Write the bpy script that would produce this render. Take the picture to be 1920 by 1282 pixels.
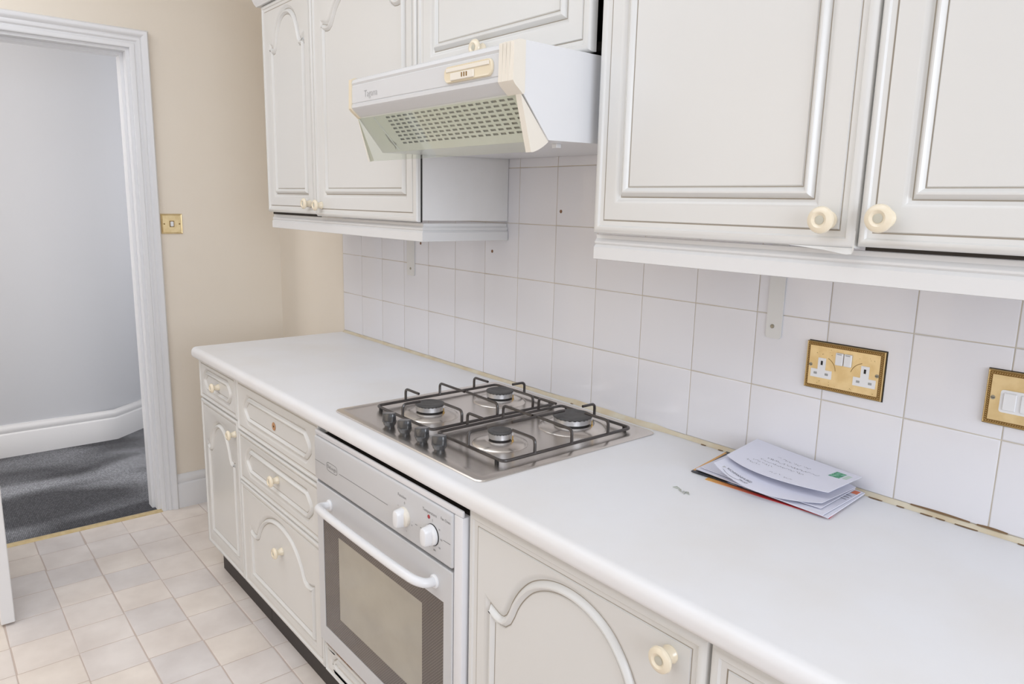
import bpy, bmesh, math, random
from mathutils import Vector, Matrix
random.seed(7)
PI = math.pi
S = bpy.context.scene
COL = S.collection
for o in list(bpy.data.objects):
    bpy.data.objects.remove(o, do_unlink=True)

# ------------------------------------------------------------------ camera
cd = bpy.data.cameras.new('camera'); cam = bpy.data.objects.new('camera', cd); COL.objects.link(cam)
S.camera = cam
right = Vector((0.63991224, 0.76812544, 0.02226272))
down = Vector((0.156702, -0.10207394, -0.98235706))
fwd = Vector((-0.75230101, 0.63211092, -0.18568515))
M = Matrix.Identity(4)
for i in range(3):
    M[i][0] = right[i]; M[i][1] = -down[i]; M[i][2] = -fwd[i]
M.translation = Vector((1.5707378, -1.3346437, 1.35170355))
cam.matrix_world = M
cd.sensor_width = 36.0; cd.sensor_fit = 'HORIZONTAL'
cd.lens = 36.0 * 1366.0 / 1920.0
cd.clip_start = 0.02

# ------------------------------------------------------------------ world, lights, exposure
w = bpy.data.worlds.new('world'); S.world = w; w.use_nodes = True
w.node_tree.nodes['Background'].inputs[0].default_value = (0.75, 0.85, 1.0, 1)
w.node_tree.nodes['Background'].inputs[1].default_value = 1.0
S.view_settings.view_transform = 'Standard'
S.view_settings.look = 'None'
S.view_settings.gamma = 1.0
S.view_settings.use_curve_mapping = False
S.view_settings.exposure = 0.0

def area(name, loc, target, sx, sy, power, col, spread=180):
    l = bpy.data.lights.new(name, 'AREA'); l.shape = 'RECTANGLE'; l.size = sx; l.size_y = sy
    l.energy = power; l.color = col; l.spread = math.radians(spread)
    o = bpy.data.objects.new(name, l); COL.objects.link(o)
    o.location = loc
    d = Vector(target) - Vector(loc)
    o.rotation_euler = d.to_track_quat('-Z', 'Y').to_euler()
    return o
# daylight through the window in the right-hand wall; the light behind the camera is added fill
area('window_and_fill_light', (3.30, -1.25, 1.50), (0.0, -1.15, 1.2), 1.5, 1.2, 35, (0.84, 0.90, 1.0))
area('window_and_fill_light', (1.6, -2.92, 1.55), (0.6, 0.0, 1.1), 1.9, 1.2, 1.5, (0.9, 0.94, 1.0))
area('overhead_fill', (-0.1, -1.55, 2.44), (-0.1, -1.55, 0.0), 2.6, 1.4, 21, (0.85, 0.91, 1.0))  # added soft overhead fill, no lamp fitting hangs here
area('hall_fill', (-2.3, -2.6, 1.6), (-2.6, -0.3, 0.9), 0.9, 1.6, 23, (1.0, 0.98, 0.98))  # added hall fill
area('hall_fill', (-2.4, 0.44, 1.2), (-2.7, -0.8, 1.0), 0.8, 1.8, 7, (1.0, 0.98, 0.98))  # second added fill, grazing the curved hall wall
area('warm_left_fill', (-0.5, -2.92, 1.25), (-0.9, 0.0, 1.0), 1.2, 1.9, 6.8, (1.0, 0.84, 0.64))  # added warm fill for the left side, the wall here has no doorway

# ------------------------------------------------------------------ materials
MATS = {}
def mat(name, col, rough=0.5, metal=0.0, spec=0.5, coat=0.0, noise=None, bump=None, trans=0.0, emit=None, aniso=0.0):
    m = bpy.data.materials.new(name); m.use_nodes = True
    nt = m.node_tree; b = nt.nodes['Principled BSDF']
    b.inputs['Base Color'].default_value = (*col, 1)
    b.inputs['Roughness'].default_value = rough
    b.inputs['Metallic'].default_value = metal
    b.inputs['Specular IOR Level'].default_value = spec
    b.inputs['Coat Weight'].default_value = coat
    b.inputs['Transmission Weight'].default_value = trans
    b.inputs['Anisotropic'].default_value = aniso
    tc = nt.nodes.new('ShaderNodeTexCoord')
    if noise:                       # (scale, amount, second colour)
        n = nt.nodes.new('ShaderNodeTexNoise'); n.inputs['Scale'].default_value = noise[0]
        n.inputs['Detail'].default_value = 5
        nt.links.new(tc.outputs['Object'], n.inputs['Vector'])
        r = nt.nodes.new('ShaderNodeValToRGB')
        r.color_ramp.elements[0].position = 0.5 - noise[1]; r.color_ramp.elements[1].position = 0.5 + noise[1]
        r.color_ramp.elements[0].color = (*noise[2], 1); r.color_ramp.elements[1].color = (*col, 1)
        nt.links.new(n.outputs['Fac'], r.inputs['Fac']); nt.links.new(r.outputs['Color'], b.inputs['Base Color'])
    if bump:                        # (scale, strength)
        n2 = nt.nodes.new('ShaderNodeTexNoise'); n2.inputs['Scale'].default_value = bump[0]; n2.inputs['Detail'].default_value = 4
        nt.links.new(tc.outputs['Object'], n2.inputs['Vector'])
        bp = nt.nodes.new('ShaderNodeBump'); bp.inputs['Strength'].default_value = bump[1]; bp.inputs['Distance'].default_value = 0.002
        nt.links.new(n2.outputs['Fac'], bp.inputs['Height']); nt.links.new(bp.outputs['Normal'], b.inputs['Normal'])
    MATS[name] = m
    return m
mat('cream_wall', (0.87, 0.79, 0.68), 0.75, noise=(6, 0.25, (0.86, 0.775, 0.66)), bump=(60, 0.15))
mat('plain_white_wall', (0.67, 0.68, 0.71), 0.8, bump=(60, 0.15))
mat('ceiling_white', (0.85, 0.85, 0.84), 0.8)
mat('gloss_paint', (0.83, 0.825, 0.83), 0.36)
mat('grout', (0.66, 0.615, 0.535), 0.85, noise=(12, 0.15, (0.58, 0.50, 0.39)))
mat('tile_glaze', (0.80, 0.79, 0.82), 0.16, coat=0.3, bump=(9, 0.10))
mat('door_foil', (0.755, 0.748, 0.726), 0.27, noise=(3, 0.3, (0.745, 0.735, 0.71)))
mat('pinstripe', (0.37, 0.325, 0.265), 0.5)
mat('carcass', (0.86, 0.85, 0.84), 0.4, noise=(20, 0.2, (0.84, 0.83, 0.815)))
mat('pelmet_white', (0.78, 0.775, 0.77), 0.4)
mat('worktop_laminate', (0.80, 0.805, 0.83), 0.38)
mat('cream_plastic', (0.80, 0.70, 0.52), 0.28, coat=0.3)
mat('cream_plastic_pale', (0.84, 0.785, 0.69), 0.35)
mat('knob_cream', (0.86, 0.76, 0.585), 0.2, coat=0.6)
mat('knob_disc', (0.56, 0.54, 0.45), 0.35)
mat('white_plastic', (0.84, 0.84, 0.85), 0.28, coat=0.2)
mat('white_enamel', (0.80, 0.80, 0.825), 0.2, coat=0.4)
mat('grey_enamel', (0.62, 0.62, 0.63), 0.3)
mat('black', (0.012, 0.010, 0.009), 0.6)
mat('dark_gap', (0.035, 0.028, 0.022), 0.8)
mat('plinth_brown', (0.035, 0.028, 0.026), 0.55)
mat('grate_enamel', (0.045, 0.037, 0.034), 0.3, coat=0.3)
mat('burner_cap', (0.085, 0.082, 0.08), 0.55, noise=(90, 0.2, (0.06, 0.057, 0.055)))
mat('burner_alloy', (0.62, 0.62, 0.63), 0.42, 0.9, bump=(160, 0.2))
mat('hob_knob', (0.05, 0.051, 0.055), 0.22, coat=0.5)
mat('brass', (0.80, 0.65, 0.38), 0.36, 0.8, noise=(45, 0.12, (0.72, 0.56, 0.30)))
mat('brass_dark', (0.30, 0.19, 0.07), 0.5, 0.9)
mat('brass_rope', (0.52, 0.37, 0.17), 0.4, 0.8)
mat('screw_metal', (0.34, 0.32, 0.26), 0.4, 0.8)
mat('print_grey', (0.22, 0.22, 0.22), 0.6)
mat('print_faint', (0.50, 0.50, 0.50), 0.6)
mat('print_ink', (0.20, 0.20, 0.22), 0.7)
mat('paper', (0.77, 0.77, 0.86), 0.75)
mat('paper_shade', (0.70, 0.70, 0.78), 0.75)
mat('stamp_green', (0.02, 0.25, 0.12), 0.5, noise=(160, 0.06, (0.20, 0.48, 0.33)))
mat('label_pale_green', (0.55, 0.66, 0.60), 0.6)
mat('flyer_red', (0.70, 0.07, 0.05), 0.45)
mat('flyer_dark', (0.03, 0.03, 0.035), 0.3)
mat('flyer_blue', (0.05, 0.12, 0.35), 0.4, noise=(90, 0.08, (0.6, 0.68, 0.75)))
mat('orange_print', (0.80, 0.20, 0.08), 0.5)
mat('sealant', (0.72, 0.66, 0.52), 0.5, noise=(18, 0.14, (0.66, 0.55, 0.38)))
mat('sealant_rot', (0.20, 0.12, 0.06), 0.8)
mat('wall_plug', (0.25, 0.13, 0.07), 0.6)
mat('red_lamp', (0.35, 0.02, 0.03), 0.15, coat=0.6)
mat('metal_white', (0.74, 0.73, 0.71), 0.4)
mat('chipboard', (0.36, 0.22, 0.14), 0.8, noise=(120, 0.1, (0.2, 0.11, 0.07)))
mat('wood_scar', (0.50, 0.27, 0.13), 0.7)
mat('clear_scrap', (0.45, 0.47, 0.42), 0.1, coat=0.5)
mat('hood_white', (0.80, 0.80, 0.81), 0.3, coat=0.1)
mat('slot_dark', (0.36, 0.36, 0.35), 0.6)
mat('grille_white', (0.76, 0.765, 0.73), 0.4)
mat('fascia_white', (0.68, 0.68, 0.685), 0.35)
mat('igniter_brass', (0.5, 0.33, 0.12), 0.35, 0.9)

def nodes_of(name):
    m = MATS[name]; return m.node_tree, m.node_tree.nodes['Principled BSDF']
# brushed stainless steel
m = mat('steel', (0.76, 0.715, 0.67), 0.25, 1.0)
nt, b = nodes_of('steel')
tc = nt.nodes['Texture Coordinate']; mp = nt.nodes.new('ShaderNodeMapping'); mp.inputs['Scale'].default_value = (4, 260, 40)
n = nt.nodes.new('ShaderNodeTexNoise'); n.inputs['Scale'].default_value = 3; n.inputs['Detail'].default_value = 3
nt.links.new(tc.outputs['Object'], mp.inputs['Vector']); nt.links.new(mp.outputs['Vector'], n.inputs['Vector'])
mr = nt.nodes.new('ShaderNodeMapRange'); mr.inputs['To Min'].default_value = 0.245; mr.inputs['To Max'].default_value = 0.285
nt.links.new(n.outputs['Fac'], mr.inputs['Value']); nt.links.new(mr.outputs['Result'], b.inputs['Roughness'])
bp = nt.nodes.new('ShaderNodeBump'); bp.inputs['Strength'].default_value = 0.015; bp.inputs['Distance'].default_value = 0.0005
# vinyl floor tiles: tone varies from piece to piece
m = mat('vinyl_tile', (0.7, 0.64, 0.6), 0.42)
nt, b = nodes_of('vinyl_tile')
oi = nt.nodes.new('ShaderNodeObjectInfo')
r = nt.nodes.new('ShaderNodeValToRGB'); r.color_ramp.interpolation = 'LINEAR'
cols = [(0.0, (0.90, 0.82, 0.74)), (0.35, (0.92, 0.84, 0.77)), (0.60, (0.89, 0.82, 0.765)), (0.80, (0.86, 0.80, 0.76)), (1.0, (0.80, 0.755, 0.735))]
r.color_ramp.elements[0].color = (*cols[0][1], 1); r.color_ramp.elements[1].color = (*cols[-1][1], 1)
for p_, c_ in cols[1:-1]:
    e = r.color_ramp.elements.new(p_); e.color = (*c_, 1)
nt.links.new(oi.outputs['Random'], r.inputs['Fac'])
g = nt.nodes.new('ShaderNodeNewGeometry')
n = nt.nodes.new('ShaderNodeTexNoise'); n.inputs['Scale'].default_value = 7; n.inputs['Detail'].default_value = 7
nt.links.new(g.outputs['Position'], n.inputs['Vector'])
mx = nt.nodes.new('ShaderNodeMix'); mx.data_type = 'RGBA'; mx.blend_type = 'MULTIPLY'
r2 = nt.nodes.new('ShaderNodeValToRGB'); r2.color_ramp.elements[0].color = (0.86, 0.84, 0.83, 1); r2.color_ramp.elements[1].color = (1.04, 1.04, 1.04, 1)
r2.color_ramp.elements[0].position = 0.3; r2.color_ramp.elements[1].position = 0.7
nt.links.new(n.outputs['Fac'], r2.inputs['Fac'])
mx.inputs['Factor'].default_value = 1.0
nt.links.new(r.outputs['Color'], mx.inputs['A']); nt.links.new(r2.outputs['Color'], mx.inputs['B'])
nt.links.new(mx.outputs['Result'], b.inputs['Base Color'])
mat('vinyl_joint', (0.64, 0.54, 0.48), 0.6)
# worktop stains: faint yellowish wear
nt, b = nodes_of('worktop_laminate')
g = nt.nodes.new('ShaderNodeNewGeometry')
n = nt.nodes.new('ShaderNodeTexNoise'); n.inputs['Scale'].default_value = 4.5; n.inputs['Detail'].default_value = 6
nt.links.new(g.outputs['Position'], n.inputs['Vector'])
r = nt.nodes.new('ShaderNodeValToRGB'); r.color_ramp.elements[0].position = 0.33; r.color_ramp.elements[1].position = 0.62
r.color_ramp.elements[0].color = (0.825, 0.81, 0.80, 1); r.color_ramp.elements[1].color = (0.85, 0.85, 0.865, 1)
nt.links.new(n.outputs['Fac'], r.inputs['Fac']); nt.links.new(r.outputs['Color'], b.inputs['Base Color'])
# carpet: broad noise paints window light and shadow patches into the woven grey
m = mat('carpet_grey', (0.2, 0.2, 0.21), 0.95, spec=0.1)
nt, b = nodes_of('carpet_grey')
g = nt.nodes.new('ShaderNodeNewGeometry')
wv = nt.nodes.new('ShaderNodeTexBrick'); wv.inputs['Scale'].default_value = 42
wv.inputs['Color1'].default_value = (1, 1, 1, 1); wv.inputs['Color2'].default_value = (0.62, 0.62, 0.62, 1); wv.inputs['Mortar'].default_value = (0.35, 0.35, 0.35, 1)
wv.inputs['Mortar Size'].default_value = 0.03; wv.inputs['Brick Width'].default_value = 0.5; wv.inputs['Row Height'].default_value = 0.25
nt.links.new(g.outputs['Position'], wv.inputs['Vector'])
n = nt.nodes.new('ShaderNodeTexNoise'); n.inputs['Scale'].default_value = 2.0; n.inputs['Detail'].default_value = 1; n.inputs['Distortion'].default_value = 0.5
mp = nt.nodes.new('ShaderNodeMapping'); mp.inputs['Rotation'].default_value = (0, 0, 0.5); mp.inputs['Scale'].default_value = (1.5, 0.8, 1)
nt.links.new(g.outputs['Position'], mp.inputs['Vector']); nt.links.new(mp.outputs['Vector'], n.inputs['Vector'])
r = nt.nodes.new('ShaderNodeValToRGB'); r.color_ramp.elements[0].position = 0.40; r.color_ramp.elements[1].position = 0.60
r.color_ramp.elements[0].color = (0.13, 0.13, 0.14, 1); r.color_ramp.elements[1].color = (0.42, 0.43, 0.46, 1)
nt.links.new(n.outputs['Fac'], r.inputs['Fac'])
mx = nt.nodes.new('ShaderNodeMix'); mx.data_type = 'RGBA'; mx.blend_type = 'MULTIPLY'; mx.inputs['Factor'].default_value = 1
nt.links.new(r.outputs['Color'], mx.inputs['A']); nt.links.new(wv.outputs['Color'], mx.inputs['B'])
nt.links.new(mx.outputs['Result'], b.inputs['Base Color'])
# flyer: orange fading to red, printed
nt, b = nodes_of('flyer_red')
g = nt.nodes.new('ShaderNodeNewGeometry'); sx = nt.nodes.new('ShaderNodeSeparateXYZ'); nt.links.new(g.outputs['Position'], sx.inputs[0])
mr = nt.nodes.new('ShaderNodeMapRange'); mr.inputs['From Min'].default_value = 0.80; mr.inputs['From Max'].default_value = 0.90
nt.links.new(sx.outputs['X'], mr.inputs['Value'])
r = nt.nodes.new('ShaderNodeValToRGB'); r.color_ramp.elements[0].color = (0.80, 0.42, 0.12, 1); r.color_ramp.elements[1].color = (0.72, 0.05, 0.05, 1)
nt.links.new(mr.outputs['Result'], r.inputs['Fac']); nt.links.new(r.outputs['Color'], b.inputs['Base Color'])
# glass of the hood visor (thin greenish sheet)
def thin_glass(name, tint, refl=0.12, rough=0.02):
    m = bpy.data.materials.new(name); m.use_nodes = True; nt = m.node_tree
    for q in list(nt.nodes): nt.nodes.remove(q)
    out = nt.nodes.new('ShaderNodeOutputMaterial'); tr = nt.nodes.new('ShaderNodeBsdfTransparent'); gl = nt.nodes.new('ShaderNodeBsdfGlossy')
    tr.inputs[0].default_value = (*tint, 1); gl.inputs['Roughness'].default_value = rough; gl.inputs['Color'].default_value = (1, 1, 1, 1)
    fr = nt.nodes.new('ShaderNodeLayerWeight'); fr.inputs['Blend'].default_value = 0.5
    pw = nt.nodes.new('ShaderNodeMath'); pw.operation = 'POWER'; pw.inputs[1].default_value = 4.0
    mr = nt.nodes.new('ShaderNodeMapRange'); mr.inputs['To Min'].default_value = 0.045; mr.inputs['To Max'].default_value = 0.9
    nt.links.new(fr.outputs['Facing'], pw.inputs[0]); nt.links.new(pw.outputs[0], mr.inputs['Value'])
    mxs = nt.nodes.new('ShaderNodeMixShader')
    nt.links.new(mr.outputs['Result'], mxs.inputs[0]); nt.links.new(tr.outputs[0], mxs.inputs[1]); nt.links.new(gl.outputs[0], mxs.inputs[2])
    nt.links.new(mxs.outputs[0], out.inputs[0]); MATS[name] = m
thin_glass('visor_glass', (0.955, 0.975, 0.94))
thin_glass('window_glass', (0.98, 0.99, 1.0))
# oven window: brown printed surround with a grid of tiny dots; pane
m = mat('oven_surround', (0.085, 0.066, 0.055), 0.15, coat=0.25)
nt, b = nodes_of('oven_surround')
g = nt.nodes.new('ShaderNodeNewGeometry'); mp = nt.nodes.new('ShaderNodeMapping'); mp.inputs['Scale'].default_value = (200, 200, 200)
mp.inputs['Rotation'].default_value = (0, PI/4, 0)
nt.links.new(g.outputs['Position'], mp.inputs['Vector'])
sp = nt.nodes.new('ShaderNodeSeparateXYZ'); nt.links.new(mp.outputs['Vector'], sp.inputs[0])
def mth(op, a, b_=None):
    q = nt.nodes.new('ShaderNodeMath'); q.operation = op
    for i, v in enumerate((a, b_)):
        if v is None: continue
        if isinstance(v, (int, float)): q.inputs[i].default_value = v
        else: nt.links.new(v, q.inputs[i])
    return q.outputs[0]
fx = mth('SUBTRACT', mth('FRACT', sp.outputs['X']), 0.5); fz = mth('SUBTRACT', mth('FRACT', sp.outputs['Z']), 0.5)
dd = mth('SQRT', mth('ADD', mth('MULTIPLY', fx, fx), mth('MULTIPLY', fz, fz)))
dot = mth('LESS_THAN', dd, 0.2)
mx = nt.nodes.new('ShaderNodeMix'); mx.data_type = 'RGBA'
nt.links.new(dot, mx.inputs['Factor']); mx.inputs['A'].default_value = (0.085, 0.066, 0.055, 1); mx.inputs['B'].default_value = (0.26, 0.22, 0.18, 1)
nt.links.new(mx.outputs['Result'], b.inputs['Base Color'])
mat('oven_pane', (0.42, 0.385, 0.31), 0.10, coat=0.6, noise=(8, 0.2, (0.36, 0.33, 0.27)))  # beige paints the kitchen's reflection and dirt onto the glass

# ------------------------------------------------------------------ mesh helpers
class MB:
    def __init__(s): s.v = []; s.f = []; s.m = []; s.mats = []
    def mi(s, m):
        if m not in s.mats: s.mats.append(m)
        return s.mats.index(m)
    def add(s, vs, fs, m):
        k = len(s.v); s.v += [tuple(q) for q in vs]; i = s.mi(m)
        for f in fs: s.f.append([k + a for a in f]); s.m.append(i)
    def box(s, a, b, m):
        x0, y0, z0 = a; x1, y1, z1 = b
        vs = [(x0, y0, z0), (x1, y0, z0), (x1, y1, z0), (x0, y1, z0), (x0, y0, z1), (x1, y0, z1), (x1, y1, z1), (x0, y1, z1)]
        s.add(vs, [(0, 3, 2, 1), (4, 5, 6, 7), (0, 1, 5, 4), (1, 2, 6, 5), (2, 3, 7, 6), (3, 0, 4, 7)], m)
    def bbox(s, a, b, m, r=0.003, seg=1):     # bevelled box
        bm = bmesh.new()
        bmesh.ops.create_cube(bm, size=1)
        c = [(a[i] + b[i]) / 2 for i in range(3)]; d = [abs(b[i] - a[i]) for i in range(3)]
        for v in bm.verts: v.co = Vector([c[i] + v.co[i] * d[i] for i in range(3)])
        r = min(r, min(d) * 0.45)
        bmesh.ops.bevel(bm, geom=bm.edges[:], offset=r, segments=seg, affect='EDGES', profile=0.5)
        bm.verts.index_update()
        s.add([v.co for v in bm.verts], [[v.index for v in f.verts] for f in bm.faces], m); bm.free()
    def loft(s, loops, m, cap0=False, cap1=False, closed=True):
        n = len(loops[0]); vs = [p for l in loops for p in l]; fs = []
        for i in range(len(loops) - 1):
            for j in range(n if closed else n - 1):
                k = (j + 1) % n
                fs.append((i * n + j, i * n + k, (i + 1) * n + k, (i + 1) * n + j))
        if cap0: fs.append(tuple(range(n - 1, -1, -1)))
        if cap1: fs.append(tuple(range((len(loops) - 1) * n, len(loops) * n)))
        s.add(vs, fs, m)
    def lathe(s, prof, o, axis, m, seg=28):   # prof [(r, h)] along axis from o
        axis = Vector(axis).normalized(); t = Vector((0, 0, 1)) if abs(axis.z) < 0.9 else Vector((1, 0, 0))
        u = axis.cross(t).normalized(); v = axis.cross(u)
        loops = [[Vector(o) + axis * h + (u * math.cos(2*PI*k/seg) + v * math.sin(2*PI*k/seg)) * max(r, 1e-5) for k in range(seg)] for r, h in prof]
        s.loft(loops, m, True, True)
    def tube(s, pts, r, m, seg=10, rad=0.0):
        pts = [Vector(p) for p in pts]
        if rad:
            q = [pts[0]]
            for i in range(1, len(pts) - 1):
                a, b_, c = pts[i-1], pts[i], pts[i+1]
                d1 = (a - b_); d2 = (c - b_); rr = min(rad, d1.length * .49, d2.length * .49)
                p1 = b_ + d1.normalized() * rr; p2 = b_ + d2.normalized() * rr
                for t in (0, .25, .5, .75, 1): q.append(p1 * (1-t)**2 + b_ * 2*t*(1-t) + p2 * t*t)
            q.append(pts[-1]); pts = q
        loops = []; pu = None
        for i, p in enumerate(pts):
            d = (pts[min(i+1, len(pts)-1)] - pts[max(i-1, 0)]).normalized()
            if pu is None: pu = d.cross(Vector((0, 0, 1)) if abs(d.z) < .9 else Vector((1, 0, 0))).normalized()
            pu = (pu - d * pu.dot(d)).normalized(); pv = d.cross(pu)
            loops.append([p + (pu * math.cos(2*PI*k/seg) + pv * math.sin(2*PI*k/seg)) * r for k in range(seg)])
        s.loft(loops, m, True, True)
    def extrude(s, poly, o, ax, m, ln, eu, ev):   # 2D poly in (eu, ev), extruded by ln along ax from o
        o = Vector(o); ax = Vector(ax); eu = Vector(eu); ev = Vector(ev)
        l0 = [o + eu * a + ev * b_ for a, b_ in poly]; l1 = [p + ax * ln for p in l0]
        s.loft([l0, l1], m, True, True)
    def build(s, name, parent=None, smooth=35, label=None):
        me = bpy.data.meshes.new(name); me.from_pydata(s.v, [], s.f)
        for q in s.mats: me.materials.append(MATS[q])
        me.polygons.foreach_set('material_index', s.m)
        bm = bmesh.new(); bm.from_mesh(me); bmesh.ops.recalc_face_normals(bm, faces=bm.faces); bm.to_mesh(me); bm.free()
        if smooth:
            me.polygons.foreach_set('use_smooth', [True] * len(me.polygons))
            me.set_sharp_from_angle(angle=math.radians(smooth))
        me.update()
        o = bpy.data.objects.new(name, me); COL.objects.link(o)
        if parent is not None: o.parent = parent
        if label: o['label'] = label
        return o
def thing(name, label, cat, group=None, loc=(0, 0, 0)):
    o = bpy.data.objects.new(name, None); COL.objects.link(o); o['label'] = label; o['category'] = cat
    o.empty_display_size = 0.05
    if group: o['group'] = group
    return o
def tag(o, label, cat, group=None):
    o['label'] = label; o['category'] = cat
    if group: o['group'] = group
    return o
def struct(o, label=None):
    o['kind'] = 'structure'
    if label: o['label'] = label
    return o

def text_verts(s, size, spacing=1.0):
    cu = bpy.data.curves.new('lettering', 'FONT'); cu.body = s; cu.size = size; cu.space_character = spacing; cu.resolution_u = 2
    cu.align_x = 'CENTER'; cu.align_y = 'CENTER'
    ob = bpy.data.objects.new('lettering_source', cu); COL.objects.link(ob)
    me = bpy.data.meshes.new_from_object(ob)
    vs = [v.co.copy() for v in me.vertices]; fs = [list(p.vertices) for p in me.polygons]
    bpy.data.objects.remove(ob); bpy.data.meshes.remove(me); bpy.data.curves.remove(cu)
    return vs, fs
def front_text(mb, s, x, y, z, size, m, spacing=1.0):      # lettering on a plane facing -y
    vs, fs = text_verts(s, size, spacing)
    mb.add([(x + v.x, y, z + v.y) for v in vs], fs, m)

def offset(poly, d):                                       # + = inward for a counter-clockwise outline
    n = len(poly); out = []
    for i in range(n):
        a = Vector(poly[i-1]); b_ = Vector(poly[i]); c = Vector(poly[(i+1) % n])
        e1 = (b_ - a); e2 = (c - b_)
        e1 = e1.normalized() if e1.length > 1e-9 else e2.normalized(); e2 = e2.normalized() if e2.length > 1e-9 else e1
        n1 = Vector((-e1.y, e1.x)); n2 = Vector((-e2.y, e2.x)); nn = (n1 + n2)
        if nn.length < 1e-6: nn = n1
        nn.normalize(); k = 1.0 / max(0.55, nn.dot(n1))
        out.append((b_.x + nn.x * d * k, b_.y + nn.y * d * k))
    return out
def rect(x0, z0, x1, z1): return [(x0, z0), (x1, z0), (x1, z1), (x0, z1)]
ARCH = [(0, 0), (0.07, -0.045), (0.15, -0.085), (0.215, -0.05), (0.265, 0.09), (0.32, 0.30), (0.41, 0.53), (0.53, 0.74), (0.68, 0.89), (0.84, 0.975), (1.0, 1.0)]
def arch_f(u):
    P_ = [(-0.07, 0.045)] + ARCH + [(1.16, 0.975)]
    for k in range(1, len(P_) - 2):
        if u <= P_[k+1][0] or k == len(P_) - 3:
            a, b_, c, d = P_[k-1], P_[k], P_[k+1], P_[k+2]; h = c[0] - b_[0]; t = (u - b_[0]) / h
            m0 = (c[1] - a[1]) / (c[0] - a[0]) * h; m1 = (d[1] - b_[1]) / (d[0] - b_[0]) * h
            return (2*t**3 - 3*t*t + 1) * b_[1] + (t**3 - 2*t*t + t) * m0 + (-2*t**3 + 3*t*t) * c[1] + (t**3 - t*t) * m1
def arch(x0, z0, x1, zs, zp, n=26):
    pts = [(x0, z0), (x1, z0)]; c = (x0 + x1) / 2; hw = (x1 - x0) / 2
    for i in range(0, 2 * n + 1):
        t = i / (2 * n); x = x1 + (x0 - x1) * t; u = 1 - abs(x - c) / hw; u = max(0, min(1, u))
        pts.append((x, zs + (zp - zs) * arch_f(u)))
    return pts
def drawer_outline(x0, z0, x1, z1, n=8):
    h = z1 - z0; bul = min(0.034, 0.3 * h + 0.01); clip = 0.010
    pts = []
    # right side, bottom to top, then left, top to bottom
    pts.append((x0 + bul, z0)); pts.append((x1 - bul, z0))
    for i in range(n + 1):
        t = i / n; z = z0 + clip + (h - 2*clip) * t
        pts.append((x1 - bul + 0.012 + (bul - 0.012) * math.sin(PI * t), z))
    pts.append((x1 - bul, z1)); pts.append((x0 + bul, z1))
    for i in range(n + 1):
        t = i / n; z = z1 - clip - (h - 2*clip) * t
        pts.append((x0 + bul - 0.012 - (bul - 0.012) * math.sin(PI * t), z))
    return pts
def door_mesh(name, x0, z0, x1, z1, yf, panel, parent, inset=0.023, th=0.020, cove=True, skirt=None):
    """routed, foil-wrapped front: outer moulding, pinstripes, beaded panel. Front faces -y at yf."""
    bm = bmesh.new(); mats = ['door_foil', 'pinstripe']
    def ring(poly, h): return [bm.verts.new((p[0], yf - h, p[1])) for p in poly]
    def strip(a, b_, mi):
        n = len(a)
        for i in range(n):
            j = (i + 1) % n
            f = bm.faces.new((a[i], a[j], b_[j], b_[i])); f.material_index = mi
    R = rect(x0, z0, x1, z1)
    k = inset / 0.023
    prof = [(0.0, -th, 0), (0.0, -0.007, 0), (0.0015, -0.0035, 0), (0.005*k, -0.0008, 0), (0.009*k, 0.0, 0), (0.012*k, -0.0008, 0), (0.0145*k, -0.0038, 0), (0.019*k, -0.0046, 0), (0.0218*k, -0.0050, 0), (0.0218*k + 0.0019, -0.0058, 1), (0.0218*k + 0.0032, -0.0034, 0)]
    prev = None
    for d, h, mi in prof:
        cur = ring(offset(R, d), h)
        if prev: strip(prev, cur, mi)
        else: bm.faces.new(cur[::-1])
        prev = cur
    out_edge = prev
    pp = [(-0.013, -0.0034, 0), (-0.010, -0.0040, 0), (-0.006, -0.0066, 0), (-0.003, -0.0092, 0), (-0.0008, -0.0100, 0), (0.0010, -0.0104, 1), (0.0030, -0.0070, 0), (0.0055, -0.0030, 0), (0.0085, -0.0008, 0), (0.0110, -0.0008, 0), (0.0140, -0.0034, 0), (0.0160, -0.0068, 0), (0.0172, -0.0080, 0), (0.0188, -0.0085, 1), (0.0205, -0.0068, 0)]
    sc = 1.0 if (min(panel[1][0] - panel[0][0], 1) > 0.2 and inset > 0.02) else 0.86
    prev = None
    for d, h, mi in pp:
        cur = ring(offset(panel, d * sc), h)
        if prev: strip(prev, cur, mi)
        else: first = cur
        prev = cur
    bmesh.ops.triangle_fill(bm, use_beauty=True, edges=[bm.edges.get((prev[i], prev[(i+1) % len(prev)])) for i in range(len(prev))])
    e = []
    for lp in (out_edge, first):
        for i in range(len(lp)):
            a, b_ = lp[i], lp[(i+1) % len(lp)]
            e.append(bm.edges.get((a, b_)))
    bmesh.ops.triangle_fill(bm, use_beauty=True, edges=e)
    bmesh.ops.recalc_face_normals(bm, faces=bm.faces)
    me = bpy.data.meshes.new(name); bm.to_mesh(me); bm.free()
    for q in mats: me.materials.append(MATS[q])
    me.polygons.foreach_set('use_smooth', [True] * len(me.polygons)); me.set_sharp_from_angle(angle=math.radians(32))
    o = bpy.data.objects.new(name, me); COL.objects.link(o); o.parent = parent
    return o
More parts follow.
